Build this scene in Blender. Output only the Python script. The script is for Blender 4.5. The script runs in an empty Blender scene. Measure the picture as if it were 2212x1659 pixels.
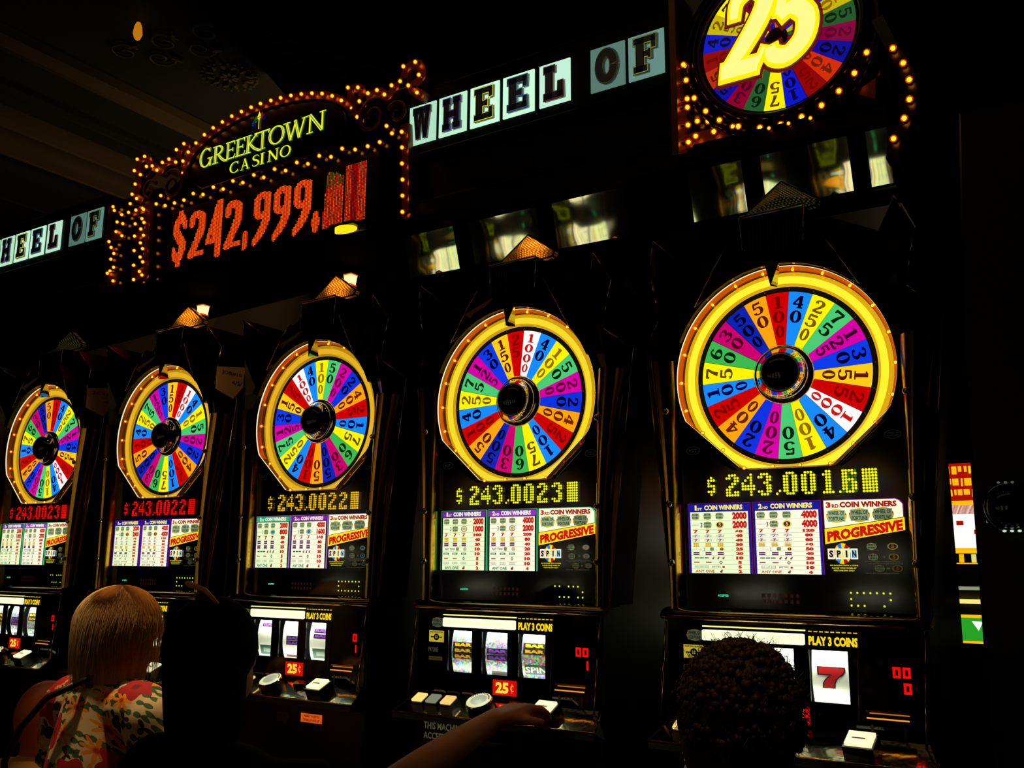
import bpy, math, random
from mathutils import Vector, Matrix
random.seed(7)
PI = math.pi
deg = math.radians
ZC = 2.0                      # height of the wheel centres above the floor
scene = bpy.context.scene
COL = scene.collection

# ---------------------------------------------------------------- camera
cam_data = bpy.data.cameras.new('camera')
cam_data.sensor_width = 36.0
cam_data.lens = 36.0 * 2009.17 / 2212.0
cam_data.clip_start = 0.02
cam_data.clip_end = 60
cam = bpy.data.objects.new('camera', cam_data)
COL.objects.link(cam)
R_ = Vector((0.84389777, 0.53645578, 0.00719293))
U_ = Vector((0.09548586, -0.16337465, 0.98193237))
F_ = Vector((-0.52793844, 0.82796372, 0.18909544))
cam.matrix_world = Matrix(((R_.x, U_.x, -F_.x, 0.61564), (R_.y, U_.y, -F_.y, -2.16044),
                           (R_.z, U_.z, -F_.z, ZC - 0.44213), (0, 0, 0, 1)))
scene.camera = cam

# ---------------------------------------------------------------- world, lights, exposure
world = bpy.data.worlds.new('world')
scene.world = world
world.use_nodes = True
world.node_tree.nodes['Background'].inputs[0].default_value = (1.0, 0.55, 0.2, 1)
world.node_tree.nodes['Background'].inputs[1].default_value = 0.0015
scene.view_settings.view_transform = 'Standard'
scene.view_settings.look = 'None'
scene.view_settings.exposure = 0.0
scene.view_settings.gamma = 1.0
scene.view_settings.use_curve_mapping = False
scene.cycles.sample_clamp_indirect = 2.0
scene.cycles.max_bounces = 6
scene.cycles.transparent_max_bounces = 8


def light(name, kind, loc, energy, color, size=0.1, target=None, spot=60, blend=0.6, size_y=None):
    d = bpy.data.lights.new(name, kind)
    d.energy = energy
    d.color = color
    if kind == 'AREA':
        d.size = size
        if size_y:
            d.shape = 'RECTANGLE'
            d.size_y = size_y
    elif kind == 'SPOT':
        d.spot_size = math.radians(spot)
        d.spot_blend = blend
        d.shadow_soft_size = size
    else:
        d.shadow_soft_size = size
    o = bpy.data.objects.new(name, d)
    COL.objects.link(o)
    o.location = loc
    if target is not None:
        o.rotation_euler = (Vector(target) - Vector(loc)).to_track_quat('-Z', 'Y').to_euler()
    return o


WARM = (1.0, 0.62, 0.28)
# recessed downlights over the players (their housings are built below), then added fills
light('unseen_aisle_spot', 'SPOT', (-1.95, -0.75, 4.9), 430, (1.0, .70, .38), 0.08, (-1.72, -0.6, 1.2), 14, 0.7)
light('unseen_aisle_spot', 'SPOT', (0.15, -1.3, 4.9), 90, WARM, 0.08, (0.1, -0.6, 1.3), 12, 0.7)
light('unseen_aisle_spot', 'SPOT', (-0.75, -0.9, 4.9), 22, WARM, 0.08, (-0.62, -0.25, 1.1), 9, 0.7)
light('aisle_fill', 'AREA', (-1.2, -2.2, 4.85), 2.2, (1.0, 0.66, 0.3), 3.6, (-1.2, -.2, 1.8), size_y=.8)  # added unseen fill that gives the fins and chrome some sheen
light('bulkhead_fill', 'SPOT', (-3.9, .9, 4.6), 90.0, (1.0, 0.66, 0.3), .1, (-6.0, 3.0, 3.3), 55, .8)  # added fill aimed at the bulkhead behind the machines
light('unseen_aisle_spot', 'SPOT', (-1.0, -1.9, 4.9), 55, WARM, 0.05, (-1.90, -.0, 2.17), 5.5, 0.6)  # added narrow spot to brighten the paper tag; no housing
# added fill lamps that wash the ceiling and its trim, no fixture
light('ceiling_fill', 'AREA', (-5.2, 3.0, 4.2), 15.0, (1.0, 0.72, 0.3), 2.5, (-6.2, 2.6, 5.0), size_y=6)
light('ceiling_fill', 'AREA', (-1.8, 6.2, 4.0), .15, (1.0, 0.72, 0.3), 3.0, (-1.8, 6.8, 5.0), size_y=2)


# ---------------------------------------------------------------- materials
def lin(c):
    out = []
    for v in c:
        v = v / 255.0
        out.append(v / 12.92 if v <= 0.04045 else ((v + 0.055) / 1.055) ** 2.4)
    return (out[0], out[1], out[2], 1.0)


MATS = {}


def mat_base(name):
    m = bpy.data.materials.new(name)
    m.use_nodes = True
    nt = m.node_tree
    bs = nt.nodes['Principled BSDF']
    return m, nt, bs


def EM(c, s=1.0):
    """self-lit surface (backlit print, LED, lamp)"""
    k = ('em', c, s)
    if k not in MATS:
        m, nt, bs = mat_base('lit_%d_%d_%d' % c)
        bs.inputs['Base Color'].default_value = (0.01, 0.01, 0.01, 1)
        bs.inputs['Roughness'].default_value = 0.25
        bs.inputs['Emission Color'].default_value = lin(c)
        bs.inputs['Emission Strength'].default_value = s
        MATS[k] = m
    return MATS[k]


def PM(c, rough=0.5, metal=0.0, bump=0.0, bscale=20, spec=0.5):
    k = ('pm', c, rough, metal, bump, bscale, spec)
    if k not in MATS:
        m, nt, bs = mat_base('surface_%d_%d_%d' % c)
        bs.inputs['Base Color'].default_value = lin(c)
        bs.inputs['Roughness'].default_value = rough
        bs.inputs['Metallic'].default_value = metal
        bs.inputs['Specular IOR Level'].default_value = spec
        tc = nt.nodes.new('ShaderNodeTexCoord')
        nz = nt.nodes.new('ShaderNodeTexNoise')
        nz.inputs['Scale'].default_value = bscale
        nz.inputs['Detail'].default_value = 3
        nt.links.new(tc.outputs['Object'], nz.inputs['Vector'])
        mr = nt.nodes.new('ShaderNodeMapRange')
        mr.inputs['To Min'].default_value = max(0.0, rough * 0.85)
        mr.inputs['To Max'].default_value = min(1.0, rough * 1.15 + 0.01)
        nt.links.new(nz.outputs['Fac'], mr.inputs['Value'])
        nt.links.new(mr.outputs['Result'], bs.inputs['Roughness'])
        if bump:
            bp = nt.nodes.new('ShaderNodeBump')
            bp.inputs['Strength'].default_value = bump
            bp.inputs['Distance'].default_value = 0.01
            nt.links.new(nz.outputs['Fac'], bp.inputs['Height'])
            nt.links.new(bp.outputs['Normal'], bs.inputs['Normal'])
        MATS[k] = m
    return MATS[k]


BLACK = PM((6, 5, 4), 0.25)
GLASSB = PM((4, 4, 4), 0.08)
MATTEB = PM((5, 4, 4), 0.7)
CHROME = PM((200, 185, 140), 0.06, 1.0, 0.12, 12)
BRASS = PM((215, 170, 60), 0.16, 1.0, 0.08, 10)
FINM = PM((60, 42, 24), 0.16, 0.9, 0.06, 8)
BRONZE = PM((120, 62, 26), 0.3, 0.6, 0.05, 14)
BRONZED = PM((45, 22, 10), 0.32, 0.5, 0.05, 14)
GOLDRING = PM((255, 190, 40), 0.22, 1.0)


# ---------------------------------------------------------------- mesh builder
class MB:
    def __init__(self):
        self.v = []
        self.f = []
        self.mi = []
        self.mats = []
        self.sm = []

    def m(self, mat):
        if mat not in self.mats:
            self.mats.append(mat)
        return self.mats.index(mat)

    def add(self, vs, fs, mat, smooth=False):
        o = len(self.v)
        self.v += [tuple(p) for p in vs]
        i = self.m(mat)
        for f in fs:
            self.f.append(tuple(o + a for a in f))
            self.mi.append(i)
            self.sm.append(smooth)
        return self

    def box(self, x0, x1, y0, y1, z0, z1, mat):
        vs = [(x0, y0, z0), (x1, y0, z0), (x1, y1, z0), (x0, y1, z0),
              (x0, y0, z1), (x1, y0, z1), (x1, y1, z1), (x0, y1, z1)]
        return self.add(vs, [(0, 1, 5, 4), (1, 2, 6, 5), (2, 3, 7, 6), (3, 0, 4, 7), (4, 5, 6, 7), (3, 2, 1, 0)], mat)

    def flat(self, pts, y, mat):
        """flat polygon in the x-z plane facing -y"""
        return self.add([(p[0], y, p[1]) for p in pts], [tuple(range(len(pts)))], mat)

    def rect(self, x0, x1, z0, z1, y, mat):
        return self.flat([(x0, z0), (x1, z0), (x1, z1), (x0, z1)], y, mat)

    def prism(self, pts, y0, y1, mat, bevel=0.0):
        """polygon in x-z (counter-clockwise seen from -y) extruded from y0 (front) to y1; optional front chamfer"""
        n = len(pts)
        vs = []
        if bevel:
            cx = sum(p[0] for p in pts) / n
            cz = sum(p[1] for p in pts) / n
            ins = []
            for (x, z) in pts:
                d = math.hypot(x - cx, z - cz) or 1
                k = max(0, 1 - bevel * 1.3 / d)
                ins.append((cx + (x - cx) * k, cz + (z - cz) * k))
            vs += [(p[0], y0, p[1]) for p in ins]
            vs += [(p[0], y0 + bevel, p[1]) for p in pts]
            vs += [(p[0], y1, p[1]) for p in pts]
            fs = [tuple(range(n)), tuple(range(3 * n - 1, 2 * n - 1, -1))]
            for i in range(n):
                j = (i + 1) % n
                fs.append((i, n + i, n + j, j))
                fs.append((n + i, 2 * n + i, 2 * n + j, n + j))
        else:
            vs += [(p[0], y0, p[1]) for p in pts]
            vs += [(p[0], y1, p[1]) for p in pts]
            fs = [tuple(range(n)), tuple(range(2 * n - 1, n - 1, -1))]
            for i in range(n):
                j = (i + 1) % n
                fs.append((i, n + i, n + j, j))
        return self.add(vs, fs, mat)

    def lathe(self, prof, mat, seg=48, cx=0, cz=0, cap=False, clip=None):
        """profile of (r, y) turned about the y axis through (cx, cz)"""
        vs = []
        for (r, y) in prof:
            for k in range(seg):
                a = 2 * PI * k / seg
                rr = r
                if clip:
                    rr = min(r, clip(a, r))
                vs.append((cx + rr * math.cos(a), y, cz + rr * math.sin(a)))
        fs = []
        for i in range(len(prof) - 1):
            for k in range(seg):
                j = (k + 1) % seg
                fs.append((i * seg + k, i * seg + j, (i + 1) * seg + j, (i + 1) * seg + k))
        if cap:
            fs.append(tuple(range(len(prof) * seg - seg, len(prof) * seg)))
        return self.add(vs, fs, mat, True)

    def ball(self, c, r, mat, seg=10, rings=6, sc=(1, 1, 1)):
        vs = []
        for i in range(rings + 1):
            t = PI * i / rings
            for k in range(seg):
                a = 2 * PI * k / seg
                vs.append((c[0] + r * sc[0] * math.sin(t) * math.cos(a), c[1] + r * sc[1] * math.sin(t) * math.sin(a),
                           c[2] + r * sc[2] * math.cos(t)))
        fs = []
        for i in range(rings):
            for k in range(seg):
                j = (k + 1) % seg
                fs.append((i * seg + k, (i + 1) * seg + k, (i + 1) * seg + j, i * seg + j))
        return self.add(vs, fs, mat, True)

    def tube(self, pts, r, mat, seg=8, closed=False):
        """round tube along points; r a number or list"""
        n = len(pts)
        P = [Vector(p) for p in pts]
        vs = []
        up = None
        for i in range(n):
            if closed:
                t = (P[(i + 1) % n] - P[i - 1])
            else:
                t = (P[min(i + 1, n - 1)] - P[max(i - 1, 0)])
            if t.length < 1e-9:
                t = Vector((0, 0, 1))
            t.normalize()
            if up is None:
                up = Vector((0, 0, 1)) if abs(t.z) < 0.9 else Vector((0, 1, 0))
            s = t.cross(up)
            if s.length < 1e-4:
                s = t.orthogonal()
            s.normalize()
            up2 = s.cross(t).normalized()
            up = up2
            rr = r[i] if isinstance(r, (list, tuple)) else r
            for k in range(seg):
                a = 2 * PI * k / seg
                vs.append(P[i] + (s * math.cos(a) + up2 * math.sin(a)) * rr)
        fs = []
        for i in range(n if closed else n - 1):
            i2 = (i + 1) % n
            for k in range(seg):
                j = (k + 1) % seg
                fs.append((i * seg + k, i * seg + j, i2 * seg + j, i2 * seg + k))
        if not closed:
            fs.append(tuple(range(seg - 1, -1, -1)))
            fs.append(tuple(range((n - 1) * seg, n * seg)))
        return self.add(vs, fs, mat, True)

    def mesh(self, name):
        me = bpy.data.meshes.new(name)
        me.from_pydata(self.v, [], self.f)
        for mt in self.mats:
            me.materials.append(mt)
        me.polygons.foreach_set('material_index', self.mi)
        me.polygons.foreach_set('use_smooth', self.sm)
        me.update()
        return me

    def build(self, name, parent=None, loc=(0, 0, 0), rot=(0, 0, 0)):
        return link(name, self.mesh(name), parent, loc, rot)


def link(name, me, parent=None, loc=(0, 0, 0), rot=(0, 0, 0)):
    o = bpy.data.objects.new(name, me)
    COL.objects.link(o)
    o.location = loc
    o.rotation_euler = rot
    if parent is not None:
        o.parent = parent
    return o


def tag(o, label=None, cat=None, group=None, kind=None):
    if label:
        o['label'] = label
    if cat:
        o['category'] = cat
    if group:
        o['group'] = group
    if kind:
        o['kind'] = kind
    return o


def empty(name, loc, label, cat, group=None, rz=0):
    o = bpy.data.objects.new(name, None)
    COL.objects.link(o)
    o.location = loc
    o.rotation_euler = (0, 0, rz)
    o.empty_display_size = 0.1
    return tag(o, label, cat, group)


def structure(name, mb, label=None):
    o = mb.build(name)
    o['kind'] = 'structure'
    if label:
        o['label'] = label
    return o


# ---------------------------------------------------------------- stroke lettering
def spline(pts, n=5):
    """Catmull-Rom through tuples of any size"""
    if len(pts) < 3:
        return pts
    out = []
    for i in range(len(pts) - 1):
        p0 = pts[max(i - 1, 0)]
        p1, p2 = pts[i], pts[i + 1]
        p3 = pts[min(i + 2, len(pts) - 1)]
        for k in range(n):
            t = k / n
            out.append(tuple(0.5 * (2 * b + (c - a) * t + (2 * a - 5 * b + 4 * c - d) * t * t + (3 * b - a - 3 * c + d) * t ** 3)
                             for a, b, c, d in zip(p0, p1, p2, p3)))
    out.append(pts[-1])
    return out


def oval(cx, cz, rx, rz, side, top, a0=0, a1=360, n=20):
    out = []
    for k in range(n + 1):
        a = math.radians(a0 + (a1 - a0) * k / n)
        out.append((cx + rx * math.cos(a), cz + rz * math.sin(a), top + (side - top) * abs(math.cos(a)) ** 1.3))
    return out


def S(*p):
    return list(p)


# serif numerals, unit height 1, width about 0.6; strokes of (x, z, width)
DIG = {
    '0': [oval(.3, .5, .21, .45, .15, .05)],
    '1': [S((.32, .0, .15), (.32, 1, .15)), S((.1, .03, .06), (.54, .03, .06)), S((.32, .96, .08), (.13, .83, .05))],
    '2': [spline([(.13, .7, .13), (.12, .86, .08), (.28, .97, .06), (.45, .87, .12), (.47, .7, .14), (.36, .46, .1), (.14, .16, .07), (.08, .06, .05)]),
          S((.06, .07, .13), (.52, .07, .13)), S((.52, .03, .06), (.55, .26, .04))],
    '3': [spline([(.1, .78, .13), (.14, .92, .07), (.28, .97, .05), (.44, .87, .12), (.45, .72, .13), (.36, .58, .06), (.24, .54, .05)]),
          spline([(.24, .54, .05), (.42, .46, .09), (.49, .28, .15), (.43, .09, .1), (.26, .03, .05), (.12, .1, .08), (.09, .23, .13)])],
    '4': [S((.4, 0, .14), (.4, 1, .14)), S((.38, .98, .06), (.04, .3, .06)), S((.02, .3, .08), (.58, .3, .08)), S((.24, .03, .06), (.56, .03, .06))],
    '5': [S((.1, .93, .13), (.5, .93, .13)), S((.12, .97, .05), (.1, .5, .05)),
          spline([(.1, .5, .04), (.26, .61, .06), (.43, .54, .11), (.49, .32, .15), (.43, .11, .1), (.26, .03, .05), (.12, .09, .08), (.09, .21, .13)])],
    '6': [spline([(.47, .84, .11), (.33, .97, .05), (.17, .83, .1), (.1, .5, .15), (.12, .2, .13), (.28, .03, .05), (.45, .14, .11), (.5, .31, .14), (.44, .49, .1), (.3, .56, .05), (.14, .42, .06)])],
    '7': [S((.06, .93, .14), (.55, .93, .14)), S((.07, 1, .05), (.06, .72, .05)), spline([(.52, .9, .07), (.36, .5, .11), (.26, .02, .17)])],
}
# roman capitals for the sign
T1, T2 = .13, .055
CAPS = {
    'G': [oval(.42, .5, .36, .48, T1, T2, 50, 350), S((.74, .02, .1), (.74, .42, .1)), S((.56, .43, .04), (.88, .43, .04)), S((.68, .78, .03), (.68, .98, .05))],
    'R': [S((.16, 0, T1), (.16, 1, T1)), oval(.28, .74, .26, .24, .12, T2, 90, -90, 10), S((.14, .98, T2), (.3, .98, T2)), S((.16, .5, T2), (.3, .5, T2)),
          spline([(.32, .5, .09), (.52, .2, .12), (.72, .02, .12), (.88, -.03, .04)]), S((.0, .02, .04), (.32, .02, .04)), S((.0, .98, .04), (.2, .98, .04))],
    'E': [S((.16, 0, T1), (.16, 1, T1)), S((.02, .975, T2), (.6, .975, T2)), S((.1, .52, T2), (.5, .52, T2)), S((.02, .025, T2), (.62, .025, T2)),
          S((.6, .8, .03), (.6, 1, .05)), S((.5, .42, .03), (.5, .62, .03)), S((.66, .22, .03), (.6, 0, .05))],
    'K': [S((.16, 0, T1), (.16, 1, T1)), S((.2, .45, .05), (.62, .97, .07)), spline([(.26, .52, .1), (.5, .2, .12), (.75, .02, .12), (.9, -.03, .05)]),
          S((.0, .02, .04), (.32, .02, .04)), S((.0, .98, .04), (.32, .98, .04)), S((.5, .98, .04), (.76, .98, .04))],
    'T': [S((.4, 0, T1), (.4, 1, T1)), S((.02, .965, .06), (.78, .965, .06)), S((.05, .8, .03), (.02, 1, .06)), S((.75, .8, .03), (.78, 1, .06)), S((.24, .02, .04), (.56, .02, .04))],
    'O': [oval(.46, .5, .38, .48, T1, T2)],
    'W': [S((.14, 1, .11), (.36, 0, .11)), S((.36, 0, .06), (.58, .95, .06)), S((.54, 1, .11), (.76, 0, .11)), S((.76, 0, .06), (.98, 1, .06)),
          S((.0, .98, .04), (.3, .98, .04)), S((.86, .98, .04), (1.12, .98, .04))],
    'N': [S((.16, 0, .07), (.16, 1, .07)), S((.14, 1, .13), (.74, 0, .13)), S((.76, 0, .07), (.76, 1, .07)), S((.02, .02, .04), (.3, .02, .04)),
          S((.02, .98, .04), (.2, .98, .04)), S((.62, .98, .04), (.9, .98, .04))],
    'C': [oval(.42, .5, .36, .48, T1, T2, 50, 315), S((.66, .76, .03), (.66, .98, .05)), S((.66, .24, .03), (.7, .1, .05))],
    'A': [S((.1, 0, .06), (.4, 1, .07)), S((.36, 1, .12), (.72, 0, .12)), S((.2, .34, .05), (.6, .34, .05)), S((.0, .02, .04), (.24, .02, .04)), S((.56, .02, .04), (.86, .02, .04))],
    'S': [spline([(.5, .84, .04), (.42, .96, .05), (.26, .98, .06), (.12, .86, .09), (.14, .66, .12), (.34, .52, .13), (.5, .34, .12), (.5, .14, .09), (.34, .02, .06), (.16, .03, .05), (.08, .18, .04)])],
    'I': [S((.2, 0, T1), (.2, 1, T1)), S((.06, .02, .04), (.34, .02, .04)), S((.06, .98, .04), (.34, .98, .04))],
}
# slab capitals of the letter tiles (unit box 1 x 1)
SLAB = {
    'W': [S((.13, 1, .2), (.3, 0, .2)), S((.32, 0, .14), (.49, .98, .14)), S((.51, .98, .14), (.68, 0, .14)), S((.7, 0, .2), (.87, 1, .2)), S((0, .9, .2), (1, .9, .2))],
    'H': [S((.22, 0, .3), (.22, 1, .3)), S((.78, 0, .3), (.78, 1, .3)), S((.2, .48, .22), (.8, .48, .22)), S((0, .1, .2), (.44, .1, .2)), S((0, .9, .2), (.44, .9, .2)),
          S((.56, .1, .2), (1, .1, .2)), S((.56, .9, .2), (1, .9, .2))],
    'E': [S((.28, 0, .38), (.28, 1, .38)), S((0, .1, .2), (.98, .1, .2)), S((0, .9, .2), (.98, .9, .2)), S((.88, 0, .24), (.88, .38, .2)), S((.88, .64, .2), (.88, 1, .24)), S((.4, .5, .16), (.66, .5, .2)), S((.68, .38, .12), (.68, .62, .12))],
    'L': [S((.28, 0, .36), (.28, 1, .36)), S((0, .1, .2), (.98, .1, .2)), S((0, .9, .2), (.58, .9, .2)), S((.84, 0, .32), (.84, .5, .26))],
    'O': [oval(.5, .5, .33, .38, .34, .24)],
    'F': [S((.3, 0, .38), (.3, 1, .38)), S((0, .1, .2), (.62, .1, .2)), S((0, .9, .2), (.98, .9, .2)), S((.88, .6, .2), (.88, 1, .24)), S((.4, .5, .16), (.68, .5, .2)), S((.7, .34, .14), (.7, .64, .14))],
}


def ribbon(pts, grow=0.0, ends=0.0):
    """stroke of (x, z, w) -> outline quads in 2-D"""
    n = len(pts)
    P = [list(p) for p in pts]
    L, Rr = [], []
    for i in range(n):
        a = P[max(i - 1, 0)]
        b = P[min(i + 1, n - 1)]
        dx, dz = b[0] - a[0], b[1] - a[1]
        d = math.hypot(dx, dz) or 1e-6
        dx, dz = dx / d, dz / d
        w = (P[i][2] + grow) / 2
        x, z = P[i][0], P[i][1]
        if i == 0:
            x -= dx * ends
            z -= dz * ends
        if i == n - 1:
            x += dx * ends
            z += dz * ends
        L.append((x - dz * w, z + dx * w))
        Rr.append((x + dz * w, z - dx * w))
    return L, Rr


def glyph(mb, strokes, fx, y, mat, grow=0.0, ends=0.0, depth=0.0):
    """draw strokes; fx maps glyph (x, z) to world (x, z)"""
    for st in strokes:
        L, Rr = ribbon(st, grow, ends)
        n = len(L)
        vs = [fx(*p) for p in L] + [fx(*p) for p in Rr]
        v3 = [(p[0], y, p[1]) for p in vs]
        fs = [(i, i + 1, n + i + 1, n + i) for i in range(n - 1)]
        if depth:
            v3 += [(p[0], y + depth, p[1]) for p in vs]
            m = 2 * n
            for i in range(n - 1):
                fs.append((i, m + i, m + i + 1, i + 1))
                fs.append((n + i + 1, m + n + i + 1, m + n + i, n + i))
            fs.append((0, n, m + n, m))
            fs.append((n - 1, m + n - 1, m + 2 * n - 1, 2 * n - 1))
        mb.add(v3, fs, mat)


TXT = {}


def text_geo(s, bold=0.02):
    k = (s, bold)
    if k not in TXT:
        cu = bpy.data.curves.new('lettering', 'FONT')
        cu.body = s
        cu.resolution_u = 2
        cu.offset = bold
        cu.fill_mode = 'FRONT' if hasattr(cu, 'fill_mode') and 'FRONT' in [e.identifier for e in cu.bl_rna.properties['fill_mode'].enum_items] else 'BOTH'
        o = bpy.data.objects.new('lettering', cu)
        COL.objects.link(o)
        dg = bpy.context.evaluated_depsgraph_get()
        me = o.evaluated_get(dg).to_mesh()
        vs = [(v.co.x, v.co.y) for v in me.vertices]
        fs = [tuple(p.vertices) for p in me.polygons]
        o.evaluated_get(dg).to_mesh_clear()
        bpy.data.objects.remove(o)
        bpy.data.curves.remove(cu)
        x0 = min(v[0] for v in vs)
        x1 = max(v[0] for v in vs)
        z0 = min(v[1] for v in vs)
        z1 = max(v[1] for v in vs)
        vs = [((a - x0) / (x1 - x0), (b - z0) / (z1 - z0)) for a, b in vs]
        TXT[k] = (vs, fs)
    return TXT[k]


def text(mb, s, x0, x1, z0, z1, y, mat, bold=0.02, slope=0.0, fx=None):
    """fit a line of text into the box x0..x1, z0..z1 on the plane y"""
    vs, fs = text_geo(s, bold)
    out = []
    for a, b in vs:
        x = x0 + a * (x1 - x0)
        z = z0 + b * (z1 - z0) + slope * a * (x1 - x0)
        if fx:
            x, z = fx(x, z)
        out.append((x, y, z))
    mb.add(out, fs, mat)
GK_TOP= [(-2.582, 1.287), (-2.535, 1.317), (-2.484, 1.342), (-2.43, 1.36), (-2.374, 1.372), (-2.317, 1.383), (-2.259, 1.388), (-2.202, 1.392), (-2.147, 1.393), (-2.087, 1.39), (-2.031, 1.386), (-1.973, 1.38), (-1.915, 1.37), (-1.857, 1.357), (-1.802, 1.34), (-1.748, 1.315), (-1.699, 1.283)]
GK_L= [(-2.616, 1.334), (-2.664, 1.318), (-2.71, 1.285), (-2.754, 1.28), (-2.662, 1.26), (-2.613, 1.253), (-2.824, 1.28), (-2.788, 1.252), (-2.865, 1.287), (-2.885, 1.34), (-2.937, 1.339), (-2.951, 1.287), (-2.904, 1.257), (-2.936, 1.219), (-2.952, 1.174), (-2.916, 1.146), (-2.633, 1.21)]
GK_BOT= [(-2.773, 1.136), (-2.8, 1.103), (-2.737, 1.082), (-2.674, 1.081), (-2.612, 1.081), (-2.553, 1.098), (-2.489, 1.08), (-2.426, 1.099), (-2.363, 1.077), (-2.306, 1.1), (-2.245, 1.079), (-2.182, 1.098), (-2.123, 1.074), (-2.063, 1.096), (-2.0, 1.075), (-1.94, 1.095), (-1.879, 1.075), (-1.82, 1.094), (-1.758, 1.075), (-1.702, 1.095), (-1.636, 1.075), (-1.574, 1.073), (-1.516, 1.075), (-1.459, 1.095), (-1.486, 1.131)]
GK_R= [(-1.668, 1.327), (-1.617, 1.313), (-1.607, 1.254), (-1.566, 1.275), (-1.522, 1.275), (-1.485, 1.247), (-1.452, 1.274), (-1.412, 1.279), (-1.399, 1.334), (-1.344, 1.335), (-1.326, 1.279), (-1.373, 1.251), (-1.332, 1.212), (-1.662, 1.249), (-1.633, 1.206)]
GK_RC= [(-1.397, 1.077), (-1.393, 1.016), (-1.391, 0.954), (-1.386, 0.892), (-1.384, 0.831), (-1.382, 0.77)]
GK_LC= [(-2.859, 1.083), (-2.848, 1.02), (-2.844, 0.96), (-2.842, 0.898), (-2.833, 0.836), (-2.831, 0.776)]
BX_A= [(-2.956, 1.129), (-2.954, 1.079), (-2.956, 1.03), (-2.95, 0.963), (-2.943, 0.895), (-2.939, 0.827), (-3.004, 1.13), (-3.0, 1.063), (-2.997, 1.004), (-2.991, 0.934), (-2.985, 0.864), (-2.976, 0.795), (-3.058, 1.13), (-3.108, 1.129), (-3.051, 1.171), (-3.01, 1.201)]
BX_B= [(-3.238, 1.149), (-3.187, 1.117), (-3.142, 1.1), (-3.233, 1.086), (-3.188, 1.07), (-3.141, 1.041), (-3.286, 1.008), (-3.244, 0.992), (-3.19, 0.964), (-3.277, 0.95), (-3.234, 0.926), (-3.182, 0.896), (-3.274, 0.892), (-3.23, 0.864), (-3.177, 0.83), (-3.3, 0.884), (-3.314, 1.039), (-3.305, 1.21), (-3.288, 1.19)]
RX_WALL= [(-0.359, 1.041), (-0.358, 0.994), (-0.38, 0.937), (-0.372, 0.909), (-0.368, 0.852), (-0.367, 0.797)]
RW_RING= [(-0.29, 1.039), (-0.29, 0.994), (-0.275, 0.936), (-0.254, 0.884), (-0.226, 0.837), (-0.172, 0.805), (-0.114, 0.776), (-0.055, 0.758), (0.008, 0.757), (0.07, 0.772), (0.124, 0.802), (0.171, 0.847), (0.205, 0.905)]
RX_FIELD= [(-0.316, 0.924), (-0.315, 0.867), (-0.282, 0.858), (-0.289, 0.983), (-0.267, 0.924), (-0.225, 0.864), (-0.258, 0.81), (-0.314, 0.81), (-0.2, 0.81), (-0.16, 0.767), (-0.314, 0.769), (-0.242, 0.767), (-0.137, 0.776)]
RX_ARC= [(0.256, 0.887), (0.278, 0.838), (0.289, 0.788), (0.286, 0.734), (0.27, 0.686), (0.241, 0.637), (0.146, 0.743), (0.091, 0.725), (0.171, 0.732), (-0.076, 0.728), (-0.136, 0.744), (0.034, 0.721), (-0.022, 0.721), (0.039, 0.687), (-0.02, 0.688), (-0.074, 0.689)]


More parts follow.
